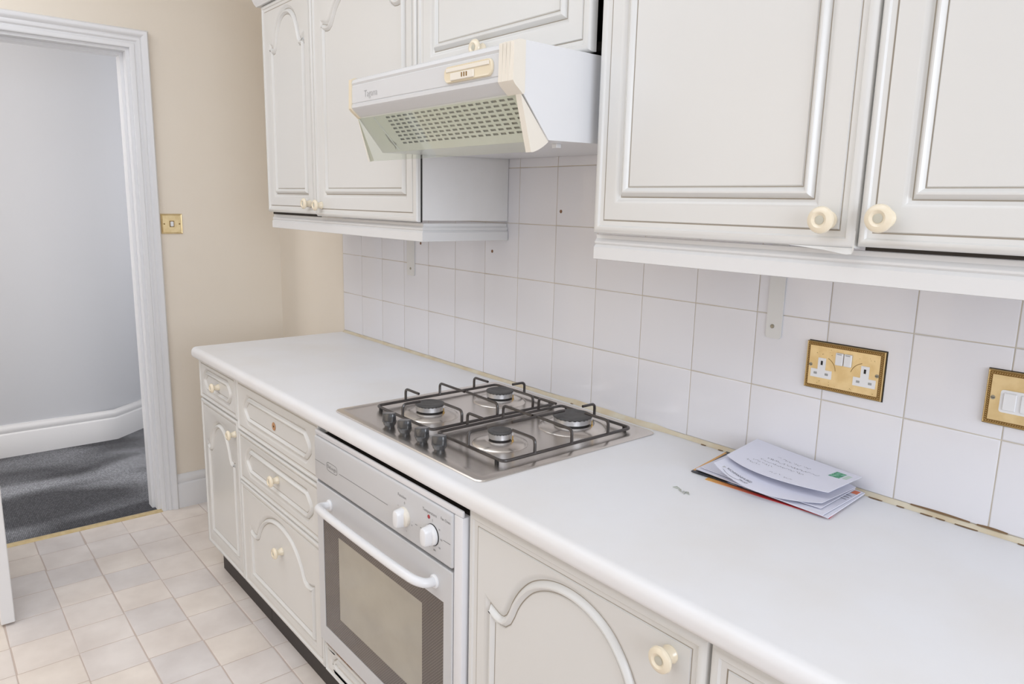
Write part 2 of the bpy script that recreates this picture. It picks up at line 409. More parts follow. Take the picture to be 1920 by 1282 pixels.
def cabinet_knob(x, yf, z, parent, R=0.0185):
    mb = MB(); s = R / 0.0185
    prof = [(0.0125, 0), (0.0128, 0.002), (0.0105, 0.0065), (0.0088, 0.011), (0.0095, 0.015), (0.013, 0.0175), (0.0172, 0.0195), (0.0185, 0.0225), (0.0175, 0.0258), (0.0145, 0.0282), (0.0105, 0.0288), (0.0078, 0.0272), (0.0068, 0.0262)]
    mb.lathe([(r * s, h) for r, h in prof], (x, yf, z), (0, -1, 0), 'knob_cream', 30)
    mb.lathe([(0.0064*s, 0.0258), (0.0062*s, 0.0268), (0.004*s, 0.0272)], (x, yf, z), (0, -1, 0), 'knob_disc', 20)
    return mb.build('knob', parent)

# ================================================================== SETTING
XW = -1.698           # face of the door wall
FL0 = -0.0012
# --- floor
mb = MB(); mb.box((XW - 0.13, -3.0, -0.12), (3.4, 0.006, FL0), 'vinyl_joint'); floor = struct(mb.build('floor', smooth=0), 'pale vinyl floor patterned in small uneven squares')
xs = [-1.70 + 0.006, -1.545, -1.388, -1.226, -1.068, -0.918, -0.757, -0.598, -0.44, -0.285, -0.13, 0.025, 0.18, 0.335, 0.49, 0.645]
ys = [-0.003 - 0.0, -0.115, -0.268, -0.423, -0.580, -0.735, -0.890, -1.045, -1.203, -1.360, -1.515, -1.67]
rj = random.Random(3)
for r_i in range(len(ys) - 1):
    y1, y0 = ys[r_i], ys[r_i + 1]
    jit = [rj.uniform(-0.012, 0.012) for _ in xs]; jit[0] = 0
    if y1 > -0.40: n_x = 5
    else: n_x = len(xs) - 1
    for c_i in range(n_x):
        xa, xb = xs[c_i] + jit[c_i], xs[c_i + 1] + jit[c_i + 1]
        g_ = 0.0020; b_ = 0.0030
        ja, jb = rj.uniform(-.002, .002), rj.uniform(-.002, .002)
        q = [(xa + g_, y0 + g_ + ja), (xb - g_, y0 + g_ + jb), (xb - g_, y1 - g_ + jb), (xa + g_, y1 - g_ + ja)]
        cx, cy = (xa + xb) / 2, (y0 + y1) / 2
        q2 = [(a + (b_ if a < cx else -b_), c + (b_ if c < cy else -b_)) for a, c in q]
        mb = MB(); mb.loft([[(a, c, FL0) for a, c in q], [(a, c, -0.0003) for a, c in q], [(a, c, 0.0) for a, c in q2]], 'vinyl_tile', False, True)
        mb.build('tile', floor, smooth=0)
# --- hall carpet
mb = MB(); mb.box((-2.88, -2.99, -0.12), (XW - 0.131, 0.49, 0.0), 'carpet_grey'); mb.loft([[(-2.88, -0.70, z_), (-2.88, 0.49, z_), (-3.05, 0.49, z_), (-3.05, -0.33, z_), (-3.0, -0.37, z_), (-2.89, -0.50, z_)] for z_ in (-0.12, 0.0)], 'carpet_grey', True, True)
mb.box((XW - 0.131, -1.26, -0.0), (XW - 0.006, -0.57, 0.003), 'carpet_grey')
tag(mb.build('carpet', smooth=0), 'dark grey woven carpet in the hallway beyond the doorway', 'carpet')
# --- threshold strip
mb = MB(); mb.extrude([(-0.012, 0.003), (-0.008, 0.0065), (-0.002, 0.008), (0.004, 0.0065), (0.016, 0.0035), (0.020, 0.0003), (-0.012, 0.0003)], (XW, -1.26, 0), (0, 1, 0), 'brass', 0.69, (1, 0, 0), (0, 0, 1))
tag(mb.build('threshold_strip'), 'thin brass threshold strip between grey carpet and vinyl floor', 'threshold strip')
# --- walls
mb = MB()
mb.box((XW - 0.13, -0.570, 0), (XW, 0.106, 2.5), 'cream_wall')
mb.box((XW - 0.13, -3.1, 0), (XW, -1.26, 2.5), 'cream_wall')
mb.box((XW - 0.13, -1.26, 1.918), (XW, -0.570, 2.5), 'cream_wall')
struct(mb.build('wall_left', smooth=0), 'cream painted wall with the doorway')
mb = MB(); mb.box((XW, 0.0075, 0), (3.4, 0.106, 2.5), 'cream_wall'); mb.box((-1.066, 0.0013, 0.83), (1.98, 0.0075, 1.62), 'grout')
wall_back = struct(mb.build('wall_back', smooth=0), 'cream wall with white square tiles above the worktop')
P = 0.152
def tile_mesh(x0, x1, z0, z1):
    mb = MB(); g_ = 0.00095
    a = rect(x0 + g_, z0 + g_, x1 - g_, z1 - g_)
    L = [[(p[0], 0.0013, p[1]) for p in a], [(p[0], 0.0007, p[1]) for p in a], [(p[0], 0.0001, p[1]) for p in offset(a, 0.0009)], [(p[0], 0.0, p[1]) for p in offset(a, 0.0022)]]
    mb.loft(L, 'tile_glaze', False, True); return mb
t0 = None
for j in range(5):
    for i in range(-7, 13):
        c = Vector(((i + .5) * P, 0, 0.843 + (j + .5) * P))
        if t0 is None:
            t0 = tile_mesh(-P/2, P/2, -P/2, P/2).build('tile', wall_back, smooth=50); o = t0
        else:
            o = t0.copy(); COL.objects.link(o)
        o.location = c; o.rotation_euler = (rj.uniform(-.0016, .0016), 0, rj.uniform(-.0016, .0016))
mb0 = MB(); mb0.lathe([(0.0046, 0), (0.0044, 0.0006), (0.002, 0.0002)], (0, 0, 0), (0, -1, 0), 'wall_plug', 14)
wp = None
for x, z in ((0.169, 1.336), (-0.502, 1.217), (-0.117, 1.215)):
    if wp is None: wp = mb0.build('wall_plug', wall_back); o = wp
    else: o = wp.copy(); COL.objects.link(o)
    o.location = (x, -0.0002, z)
# right and front walls, with windows
def wall_with_window(name, horiz, c, lo, hi, w0, w1, z0, z1, th):
    mb = MB()
    def bx(a0, a1, za, zb):
        if horiz: mb.box((a0, min(c, c + th), za), (a1, max(c, c + th), zb), 'cream_wall')
        else: mb.box((min(c, c + th), a0, za), (max(c, c + th), a1, zb), 'cream_wall')
    bx(lo, w0, 0, 2.5); bx(w1, hi, 0, 2.5); bx(w0, w1, 0, z0); bx(w0, w1, z1, 2.5)
    return struct(mb.build(name, smooth=0))
wall_with_window('wall_right', False, 3.4, -3.1, 0.106, -2.0, -0.5, 0.95, 2.1, 0.1)
wall_with_window('wall_front', True, -3.0, XW, 3.4, 0.6, 2.6, 0.95, 2.15, -0.1)
def window(n, horiz, c, a0, a1, z0, z1):
    mb = MB(); t = 0.05
    def bx(p0, p1, q0, q1):
        if horiz: mb.bbox((p0, c - .03, q0), (p1, c + .03, q1), 'gloss_paint', .004)
        else: mb.bbox((c - .03, p0, q0), (c + .03, p1, q1), 'gloss_paint', .004)
    bx(a0, a1, z0, z0 + t); bx(a0, a1, z1 - t, z1); bx(a0, a0 + t, z0 + t, z1 - t); bx(a1 - t, a1, z0 + t, z1 - t); m_ = (a0 + a1) / 2; bx(m_ - t/2, m_ + t/2, z0 + t, z1 - t)
    o = struct(mb.build(n)); g = MB()
    if horiz: g.box((a0 + t, c - .002, z0 + t), (a1 - t, c + .002, z1 - t), 'window_glass')
    else: g.box((c - .002, a0 + t, z0 + t), (c + .002, a1 - t, z1 - t), 'window_glass')
    g.build('pane', o, smooth=0)
window('window_1', False, 3.45, -2.0, -0.5, 0.95, 2.1)
window('added_window', True, -3.05, 0.6, 2.6, 0.95, 2.15)  # unseen window, added to go with the fill behind the camera
mb = MB(); mb.box((XW - 0.13, -3.1, 2.5), (3.5, 0.106, 2.6), 'ceiling_white'); struct(mb.build('ceiling', smooth=0))
# --- hall: far wall with an angled return, ceiling
hp = [(-2.885, -3.0), (-2.885, -0.80)]
for k in range(1, 13):
    t = k / 12; hp.append(((-2.885)*(1-t)**2 + (-2.885)*2*t*(1-t) + (-3.02)*t*t, (-0.80)*(1-t)**2 + (-0.49)*2*t*(1-t) + (-0.34)*t*t))
hpath = [p for p in hp[1:]]
hp += [(-3.06, -0.30), (-3.06, 0.5), (-3.2, 0.5), (-3.2, -3.0)]
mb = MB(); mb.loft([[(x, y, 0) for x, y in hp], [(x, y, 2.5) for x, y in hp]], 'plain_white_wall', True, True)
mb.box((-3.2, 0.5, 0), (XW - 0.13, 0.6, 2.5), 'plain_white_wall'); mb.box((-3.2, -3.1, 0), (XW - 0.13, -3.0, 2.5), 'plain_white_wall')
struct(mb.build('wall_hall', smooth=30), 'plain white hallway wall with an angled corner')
mb = MB(); mb.box((-3.2, -3.1, 2.5), (XW - 0.131, 0.6, 2.6), 'ceiling_white'); struct(mb.build('ceiling_hall', smooth=0))
# skirting boards: profile swept along a polyline on the floor
def skirting(name, path, h, th, side=1, label=None):
    prof = [(0, 0), (th, 0), (th, h * 0.70), (th * 0.85, h * 0.735), (th * 0.62, h * 0.75), (th * 0.72, h * 0.79), (th * 0.78, h * 0.86), (th * 0.60, h * 0.93), (th * 0.30, h * 0.97), (th * 0.28, h), (0, h)]
    n = len(path); L = []
    for i, p in enumerate(path):
        p = Vector(p); dirs = []
        if i > 0: dirs.append((p - Vector(path[i-1])).normalized())
        if i < n - 1: dirs.append((Vector(path[i+1]) - p).normalized())
        ns = [Vector((d.y, -d.x)) * side for d in dirs]; nn = sum(ns, Vector((0, 0))).normalized(); k = 1 / nn.dot(ns[0])
        L.append([(p.x + nn.x * a * k, p.y + nn.y * a * k, b_) for a, b_ in prof])
    mb = MB(); mb.loft(L, 'gloss_paint', True, True); return struct(mb.build(name, smooth=50), label)
skirting('baseboard_left', [(XW, -0.503), (XW, 0.0075)], 0.150, 0.022, 1, 'white moulded skirting beside the door frame')
skirting('baseboard_back', [(XW + 0.022, 0.0075), (-1.08, 0.0075)], 0.150, 0.02)
skirting('baseboard_hall', [(-2.885, -2.99), (-2.885, -0.60), (-2.888, -0.505), (-3.02, -0.34), (-3.058, -0.30), (-3.06, 0.49)], 0.168, 0.022, 1, 'tall white skirting following the hallway wall')
# --- door casing (architrave) + lining
mb = MB()
pr = [(0, 0), (0, 0.012), (0.004, 0.015), (0.016, 0.016), (0.018, 0.012), (0.024, 0.012), (0.029, 0.019), (0.036, 0.021), (0.042, 0.018), (0.046, 0.023), (0.054, 0.029), (0.062, 0.031), (0.067, 0.027), (0.069, 0.022), (0.069, 0)]
yi, zi, yo = -0.572, 1.916, -1.258
L = []
for cy, cz, sy, sz in ((yi, 0.0, 1, 0), (yi, zi, 1, 1), (yo, zi, -1, 1), (yo, 0.0, -1, 0)):
    L.append([(XW + h, cy + sy * d, cz + sz * d) for d, h in pr])
mb.loft(L, 'gloss_paint', True, True)
frame = struct(mb.build('trim_1', smooth=40), 'white moulded architrave around the doorway')
mb = MB()
mb.box((XW - 0.130, -0.5702, 0), (XW + 0.0, -0.585, zi - 0.012), 'gloss_paint'); mb.box((XW - 0.130, -1.26, zi - 0.012), (XW, -0.5702, zi + 0.0015), 'gloss_paint'); mb.box((XW - 0.130, -1.26, 0), (XW, -1.245, zi - 0.012), 'gloss_paint')
mb.box((XW - 0.10, -0.597, 0), (XW - 0.045, -0.585, zi - 0.024), 'gloss_paint'); mb.box((XW - 0.10, -1.245, zi - 0.024), (XW - 0.045, -0.585, zi - 0.012), 'gloss_paint')
mb.build('door_lining', frame, smooth=0)
# --- open door leaf (edge seen at the left of the view)
door = MB(); door.bbox((-1.69, -1.211, 0.008), (-1.052, -1.173, 1.90), 'gloss_paint', 0.0025)
for z0, z1 in ((0.20, 0.80), (1.0, 1.75)):
    for ys_ in (-1.211, -1.173):
        sg = -1 if ys_ < -1.2 else 1
        door.bbox((-1.60, ys_ - .003, z0), (-1.15, ys_ + .003, z1), 'gloss_paint', .0025)
dr = struct(door.build('door_1'), 'white painted door standing open into the kitchen')

# ================================================================== BASE UNITS
YF = -0.5665; YC = YF + 0.020
def carcass(mb, x0, x1, z0=0.10, z1=0.797, y1=-0.02, shelf=True):
    t = 0.016
    mb.box((x0, YC, z0), (x0 + t, y1, z1), 'carcass'); mb.box((x1 - t, YC, z0), (x1, y1, z1), 'carcass')
    mb.box((x0 + t, YC, z0), (x1 - t, y1, z0 + t), 'carcass'); mb.box((x0 + t, YC, z1 - t), (x1 - t, y1, z1), 'carcass')
    mb.box((x0 + t, y1 - 0.006, z0 + t), (x1 - t, y1, z1 - t), 'carcass')
G1 = 'kitchen base units under the worktop'
A = thing('base_cabinet', 'narrow cream base unit at the far left end, one drawer over an arched door', 'cabinet', G1)
mb = MB(); carcass(mb, -1.063, -0.698); mb.build('carcass', A, smooth=0)
d_ = door_mesh('drawer', -1.063, 0.655, -0.700, 0.796, YF, drawer_outline(-1.022, 0.690, -0.750, 0.762), A, 0.015)
cabinet_knob(-0.879, YF + 0.0068, 0.7255, d_, 0.0165)
d_ = door_mesh('door', -1.063, 0.104, -0.700, 0.651, YF, arch(-1.018, 0.160, -0.750, 0.496, 0.594), A, 0.019)
cabinet_knob(-0.728, YF + 0.0034, 0.601, d_, 0.0165)
B = thing('base_cabinet', 'wide cream base unit with two drawers over a deep arched front, left of the oven', 'cabinet', G1)
mb = MB(); carcass(mb, -0.6975, -0.1005); mb.build('carcass', B, smooth=0)
d_ = door_mesh('drawer', -0.6965, 0.629, -0.1015, 0.796, YF, drawer_outline(-0.640, 0.670, -0.158, 0.750), B, 0.015)
d_['label'] = 'top drawer front with its knob missing'
mb = MB(); mb.lathe([(0.0125, 0), (0.012, 0.0007), (0.003, 0.0004)], (-0.408, YF + 0.0060, 0.708), (0, -1, 0), 'wood_scar', 16); mb.lathe([(0.003, 0), (0.003, 0.0009)], (-0.408, YF + 0.0060, 0.708), (0, -1, 0), 'dark_gap', 10)
mb.build('bare_wood_mark', d_)
d_ = door_mesh('drawer', -0.6965, 0.461, -0.1015, 0.625, YF, drawer_outline(-0.640, 0.502, -0.158, 0.582), B, 0.015)
cabinet_knob(-0.396, YF + 0.0068, 0.549, d_, 0.0175)
d_ = door_mesh('door', -0.6965, 0.104, -0.1015, 0.457, YF, arch(-0.630, 0.150, -0.165, 0.312, 0.414), B, 0.019)
cabinet_knob(-0.385, YF + 0.0068, 0.330, d_, 0.0175)
H = thing('oven_housing', 'white unit around the built-in oven with a battered panel beneath it', 'cabinet')
mb = MB(); mb.box((-0.0995, YC, 0.10), (-0.089, -0.02, 0.797), 'carcass'); mb.box((0.530, YC, 0.10), (0.5375, -0.02, 0.797), 'carcass'); mb.box((-0.089, YC + 0.012, 0.7825), (0.530, YC + 0.02, 0.797), 'black')  # black strip painted in as the shadow line under the worktop
mb.box((-0.089, YC, 0.10), (0.530, -0.02, 0.116), 'carcass'); mb.box((-0.089, -0.026, 0.116), (0.530, -0.02, 0.797), 'carcass'); mb.box((-0.089, YC + 0.002, 0.186), (0.53, -0.026, 0.198), 'carcass')
mb.build('carcass', H, smooth=0)
d_ = door_mesh('lower_panel', -0.0985, 0.104, 0.5305, 0.186, YF, drawer_outline(-0.060, 0.125, 0.490, 0.165), H, 0.012)
mb = MB()
for x0, x1, z0, z1 in ((-0.088, -0.030, 0.1865, 0.1905), (-0.030, 0.055, 0.1845, 0.192), (0.055, 0.13, 0.187, 0.1895)):
    mb.bbox((x0, YF + 0.001, z0), (x1, YF + 0.012, z1), 'chipboard', 0.001)
mb.build('broken_edge', H, label='torn top edge showing bare brown chipboard')
R_ = thing('base_cabinet', 'cream base unit with tall arched door and cream knob, right of the oven', 'cabinet', G1)
mb = MB(); carcass(mb, 0.539, 1.075); mb.build('carcass', R_, smooth=0)
d_ = door_mesh('door', 0.540, 0.104, 1.073, 0.788, YF, arch(0.600, 0.160, 1.012, 0.622, 0.742), R_, 0.026)
cabinet_knob(1.013, YF + 0.0034, 0.738, d_, 0.0195)
Q = thing('base_cabinet', 'cream base unit at the right-hand end, only the top corner of its door in view', 'cabinet', G1)
mb = MB(); carcass(mb, 1.0765, 1.68); mb.build('carcass', Q, smooth=0)
d_ = door_mesh('door', 1.0775, 0.104, 1.678, 0.788, YF, arch(1.140, 0.160, 1.615, 0.622, 0.742), Q, 0.026)
cabinet_knob(1.145, YF + 0.0034, 0.640, d_, 0.0195)
GP = 'dark plinth boards under the base units'
for x0, x1, lab in ((-1.02, -0.565, 'dark brown plinth board under the narrow left base unit'), (-0.563, 1.68, 'long dark brown plinth board running under the drawers and the oven')):
    mb = MB(); mb.box((x0, -0.530, 0.0005), (x1, -0.514, 0.0985), 'plinth_brown'); mb.box((x0, -0.514, 0.0005), (x0 + 0.016, -0.10, 0.0985), 'plinth_brown'); mb.box((x1 - 0.016, -0.514, 0.0005), (x1, -0.10, 0.0985), 'plinth_brown')
    tag(mb.build('plinth', smooth=0), lab, 'plinth', GP)

# ================================================================== WORKTOP
ZW = 0.8353; zt = ZW - 0.0375
mb = MB(); yb = -0.0025; yw = -0.5865
prof = [(yb, zt), (yb, ZW)]
for k in range(0, 9):
    a = PI/2 + (PI/2) * k / 8
    prof.append((yw + 0.018 + 0.018 * math.cos(a), ZW - 0.018 + 0.018 * math.sin(a)))
for k in range(0, 6):
    a = PI + (PI/2) * k / 5
    prof.append((yw + 0.012 + 0.012 * math.cos(a), zt + 0.012 + 0.012 * math.sin(a)))
mb.extrude(prof, (-1.0685, 0, 0), (1, 0, 0), 'worktop_laminate', 2.80, (0, 1, 0), (0, 0, 1))
wt = tag(mb.build('worktop'), 'long white laminate worktop with rounded front edge', 'worktop')
mb = MB()   # sealant bead
n = 70; L = []
for i in range(n + 1):
    x = -1.062 + 2.70 * i / n; q = 0.0055 + rj.uniform(-0.0012, 0.0022) + (0.0035 if 0.25 < x < 0.55 else 0)
    hh = 0.008 + rj.uniform(-0.001, 0.0012) + (0.003 if 0.2 < x < 0.55 else 0)
    L.append([(x, -0.0003, ZW + 0.0002), (x, -q - 0.002, ZW + 0.0002), (x, -q * .75, ZW + hh * 0.35), (x, -q * .35, ZW + hh * .8), (x, -0.0003, ZW + hh)])
mb.loft(L, 'sealant', True, True)
sl = tag(mb.build('sealant_strip'), 'old yellowed sealant bead along the foot of the wall tiles', 'sealant')
mb = MB()
def crack(x0, x1, lo):
    m_ = 5; P0 = []; P1 = []
    for i in range(m_ + 1):
        x = x0 + (x1 - x0) * i / m_; e = 0.0011 * math.sin(PI * i / m_) + 0.0003
        if lo: P0.append((x, -0.0098 - e + rj.uniform(-.0004, .0004), ZW + 0.0006)); P1.append((x, -0.0078 + e * .3, ZW + 0.0016))
        else: P0.append((x, -0.0032, ZW + 0.0082)); P1.append((x, -0.0006, ZW + 0.0095 + e * 1.3))
    mb.loft([P0, P1], 'sealant_rot', closed=False)
for x0, x1, lo in ((1.025, 1.050, 1), (1.075, 1.088, 1), (1.095, 1.19, 0), (1.115, 1.135, 1), (1.14, 1.155, 1), (1.170, 1.205, 1), (1.20, 1.245, 0), (1.262, 1.292, 1), (1.275, 1.36, 0), (0.655, 0.668, 1), (0.700, 0.712, 1), (0.24, 0.25, 1), (0.405, 0.412, 1)):
    crack(x0, x1, lo)
mb.build('rotten_patch', sl, label='brown gaps where the sealant has come away')['kind'] = 'stuff'
mb = MB(); 
for x, y, a in ((0.783, -0.262, 0.3), (0.795, -0.267, -0.5), (0.806, -0.270, -0.9), (0.812, -0.267, -0.4)):
    d = Vector((math.cos(a), math.sin(a), 0)) * 0.007; nrm = Vector((-d.y, d.x, 0)) * 0.35
    c = Vector((x, y, ZW + 0.0002))
    pts = [c - d, c + nrm, c + d, c - nrm * .7]
    mb.loft([pts, [p + Vector((0, 0, 0.0035 if k % 2 else 0.0018)) for k, p in enumerate(pts)]], 'clear_scrap', True, True)
tag(mb.build('plastic_scrap'), 'tiny twisted scrap of clear plastic lying on the worktop', 'scrap')

# ================================================================== OVEN
OV = thing('oven', 'built-in white electric oven with glazed door and bar handle', 'oven')
mb = MB()
mb.box((-0.0885, YF - 0.004, 0.1995), (0.5295, -0.05, 0.2045), 'white_enamel')
mb.bbox((0.5085, YF - 0.010, 0.2045), (0.5365, YF + 0.011, 0.7705), 'white_enamel', 0.003, 2)
mb.bbox((-0.0985, YF - 0.006, 0.2045), (-0.0975, YF + 0.011, 0.7705), 'white_enamel', 0.0004)
mb.bbox((-0.0985, YF - 0.010, 0.7705), (0.5365, YF - 0.004, 0.7845), 'white_enamel', 0.003, 2)
mb.box((-0.088, YF + 0.012, 0.2045), (0.5285, -0.06, 0.772), 'dark_gap')
mb.build('casing', OV)
mb = MB(); YP = YF - 0.014
mb.bbox((-0.0965, YP, 0.656), (0.5075, YF + 0.012, 0.7695), 'grey_enamel', 0.005, 3); cp = mb.build('control_panel', OV)
mb = MB(); yt = YP - 0.0003
def oval(mb, x, z, a, b_, t, m, y):
    n = 40; po = []; pi_ = []
    for k in range(n):
        th = 2*PI*k/n; c_, s_ = math.cos(th), math.sin(th); e = 0.35
        f = lambda A_, B_: (x + A_ * math.copysign(abs(c_)**0.45, c_), y, z + B_ * math.copysign(abs(s_)**0.45, s_))
        po.append(f(a, b_)); pi_.append(f(a - t, b_ - t))
    mb.loft([po, pi_], m)
oval(mb, 0.0015, 0.7085, 0.0285, 0.0115, 0.0013, 'print_grey', yt)
front_text(mb, 'DeLonghi', 0.0015, yt, 0.7085, 0.0125, 'print_grey')
def line(x0, x1, z): mb.add([(x0, yt, z - .0006), (x1, yt, z - .0006), (x1, yt, z + .0006), (x0, yt, z + .0006)], [(0, 1, 2, 3)], 'print_grey')
line(-0.093, -0.036, 0.7065); line(0.040, 0.268, 0.7065); line(0.479, 0.503, 0.7065)
front_text(mb, 'Function', 0.327, yt, 0.7465, 0.0095, 'print_grey'); front_text(mb, 'Temperature', 0.431, yt, 0.7475, 0.0095, 'print_grey'); front_text(mb, 'Fan Oven', 0.4865, yt, 0.7495, 0.0085, 'print_grey')
for x, s_ in ((0.432, '0'),): pass
for k, s_ in enumerate(('50', '100', '150', '200', '250')):
    th = math.radians(38 - 38 * k); r = 0.031
    front_text(mb, s_, 0.441 + math.cos(th) * r, yt, 0.704 + math.sin(th) * r, 0.0055, 'print_grey')
for th, s_ in ((90, '0'), (0, '-'), (-18, '='), (-75, '~'), (150, '*')):
    th = math.radians(th); front_text(mb, s_, 0.337 + math.cos(th) * 0.030, yt, 0.7045 + math.sin(th) * 0.030, 0.008, 'print_grey')
line(0.378, 0.386, 0.703); line(0.396, 0.406, 0.703)
mb.add([(0.4405, yt, 0.731), (0.4415, yt, 0.731), (0.4415, yt, 0.737), (0.4405, yt, 0.737)], [(0, 1, 2, 3)], 'print_grey')
mb.build('lettering', cp, smooth=0)['kind'] = 'stuff'
mb = MB(); mb.lathe([(0.0042, 0), (0.0042, 0.0012), (0.003, 0.0022), (0.001, 0.0026)], (0.4285, YP + 0.0002, 0.7375), (0, -1, 0), 'red_lamp', 16); mb.build('indicator_lamp', cp)
def oven_knob(x, z, tint, ring):
    mb = MB()
    if ring: mb.lathe([(0.0225, 0), (0.0225, 0.0015)], (x + .0005, YP + .0001, z), (0, -1, 0), 'black', 30)
    mb.lathe([(0.0212, 0), (0.0215, 0.002), (0.0205, 0.006), (0.0175, 0.0085), (0.0165, 0.0095)], (x, YP, z), (0, -1, 0), tint, 34)
    L = []
    for h, sx_, sz_ in ((0.006, 0.0125, 0.0205), (0.012, 0.0118, 0.0198), (0.021, 0.0108, 0.0186), (0.0235, 0.0095, 0.0172), (0.0245, 0.0075, 0.015)):
        L.append([(x + sx_ * math.copysign(abs(math.cos(a))**0.55, math.cos(a)), YP - h, z + sz_ * math.copysign(abs(math.sin(a))**0.8, math.sin(a))) for a in [2*PI*k/24 for k in range(24)]])
    mb.loft(L, 'white_plastic', True, True)
    return mb.build('knob', OV)
oven_knob(0.337, 0.7045, 'cream_plastic_pale', False)['label'] = 'left dial with yellowed skirt'
oven_knob(0.441, 0.704, 'white_plastic', True)['label'] = 'right dial with black ring behind'
# door
YD = YF - 0.012
od = MB()
X0, X1, Z0, Z1 = -0.0935, 0.5070, 0.2075, 0.648
gx0, gx1, gz0, gz1 = -0.060, 0.478, 0.256, 0.5735
def frame_slab(mb, o, i, y0, y1, m, r=0.002):
    A_ = rect(*o); I_ = rect(*i)
    mb.loft([[(p[0], y1, p[1]) for p in A_], [(p[0], y0 + r, p[1]) for p in A_], [(p[0], y0, p[1]) for p in offset(A_, r)], [(p[0], y0, p[1]) for p in I_], [(p[0], y1, p[1]) for p in I_]], m)
    mb.loft([[(p[0], y1, p[1]) for p in I_], [(p[0], y1, p[1]) for p in A_]], m)
frame_slab(od, (X0, Z0, X1, Z1), (gx0, gz0, gx1, gz1), YD, YF + 0.010, 'grey_enamel')
odo = od.build('door', OV)
mb = MB(); frame_slab(mb, (gx0, gz0, gx1, gz1), (0.020, 0.312, 0.398, 0.535), YD + 0.0012, YD + 0.006, 'oven_surround', 0.0004); mb.build('glass_surround', odo, label='dark brown printed border of the door glass, dotted')
mb = MB(); mb.box((0.020, YD + 0.0016, 0.312), (0.398, YD + 0.006, 0.535), 'oven_pane'); mb.build('glass_pane', odo, smooth=0, label='clear middle of the oven door glass')
mb = MB(); hz = 0.606
mb.lathe([(0.0145, 0), (0.0145, 0.003), (0.012, 0.0055)], (-0.020, YD + .0005, hz), (0, -1, 0), 'white_plastic', 24); mb.lathe([(0.0145, 0), (0.0145, 0.003), (0.012, 0.0055)], (0.447, YD + .0005, hz), (0, -1, 0), 'white_plastic', 24)
mb.tube([(-0.020, YD - .002, hz), (-0.022, YD - 0.022, hz + 0.002), (-0.004, YD - 0.039, hz + .008), (0.06, YD - 0.046, hz + 0.012), (0.22, YD - 0.048, hz + .013), (0.37, YD - 0.046, hz + 0.012), (0.432, YD - 0.039, hz + .008), (0.449, YD - 0.022, hz + 0.002), (0.447, YD - .002, hz)], 0.0098, 'white_plastic', 18, rad=0.05)
mb.build('handle', odo, label='thick white bar handle')

# ================================================================== HOB
HB = thing('gas_hob', 'stainless steel four burner gas hob set in the white worktop', 'hob')
hx0, hx1, hy0, hy1 = -0.054, 0.546, -0.546, -0.028
def rrect(x0, y0, x1, y1, r, n=5):
    pts = []
    for cx, cy, a0 in ((x1 - r, y0 + r, -PI/2), (x1 - r, y1 - r, 0), (x0 + r, y1 - r, PI/2), (x0 + r, y0 + r, PI)):
        for k in range(n + 1):
            a = a0 + PI/2 * k / n; pts.append((cx + r * math.cos(a), cy + r * math.sin(a)))
    return pts
def inset_rr(d, z): 
    return [(x, y, z) for x, y in rrect(hx0 + d, hy0 + d, hx1 - d, hy1 - d, max(0.004, 0.018 - d * .6))]
mb = MB(); zp = ZW
lo = [inset_rr(0.001, zp + 0.0002), inset_rr(0, zp + 0.002), inset_rr(0.002, zp + 0.0042), inset_rr(0.012, zp + 0.0055), inset_rr(0.020, zp + 0.0052), inset_rr(0.026, zp + 0.0040)]
mb.loft(lo, 'steel', True, True)
BU = [(0.121, -0.375, 0.0345, 'front left'), (0.121, -0.155, 0.0345, 'back left'), (0.392, -0.372, 0.0255, 'front right'), (0.398, -0.158, 0.0445, 'back right')]
ZP = zp + 0.0040
mb.build('hob_plate', HB)
for bx, by, br, nm in BU:
    mb = MB(); R2 = br + 0.036
    mb.lathe([(R2, 0.0), (R2 * .985, 0.0014), (R2 - 0.010, 0.0052), (br + 0.010, 0.0092), (br + .004, 0.0098), (br + 0.001, 0.0088), (br * .8, 0.0088)], (bx, by, ZP), (0, 0, 1), 'steel', 48)
    bd = mb.build('burner', HB, label='%s burner on its raised steel dish' % nm)
    mb = MB()
    mb.lathe([(br * .93, 0.0085), (br * .93, 0.0125)], (bx, by, ZP), (0, 0, 1), 'black', 36)
    seg = 72; prof = [(0.92, 0.012), (0.96, 0.0128), (1.0, 0.0135), (1.0, 0.024), (0.90, 0.024)]
    L = []
    for r_, h in prof: L.append([(bx + br * r_ * math.cos(2*PI*k/seg), by + br * r_ * math.sin(2*PI*k/seg), ZP + h + (0.0022 if (h > .02 and k % 3 == 0) else 0)) for k in range(seg)])
    mb.loft(L, 'burner_alloy', True, True)
    mb.build('burner_crown', bd)
    mb = MB(); mb.lathe([(br * .93, 0.0235), (br * 1.045, 0.0262), (br * 1.06, 0.0280), (br * 1.02, 0.0298), (br * .72, 0.0312), (br * .66, 0.0303), (br * .3, 0.0300)], (bx, by, ZP), (0, 0, 1), 'burner_cap', 40); mb.build('burner_cap', bd)
    mb = MB(); ix, iy = bx + (br + 0.006) * 0.88, by + (br + 0.006) * 0.40
    mb.lathe([(0.0028, 0.008), (0.0028, 0.012), (0.0016, 0.0125), (0.0014, 0.022)], (ix, iy, ZP), (0, 0, 1), 'igniter_brass', 10); mb.lathe([(0.001, 0.022), (0.0009, 0.0275)], (ix, iy, ZP), (0, 0, 1), 'white_enamel', 8); mb.build('igniter', bd)
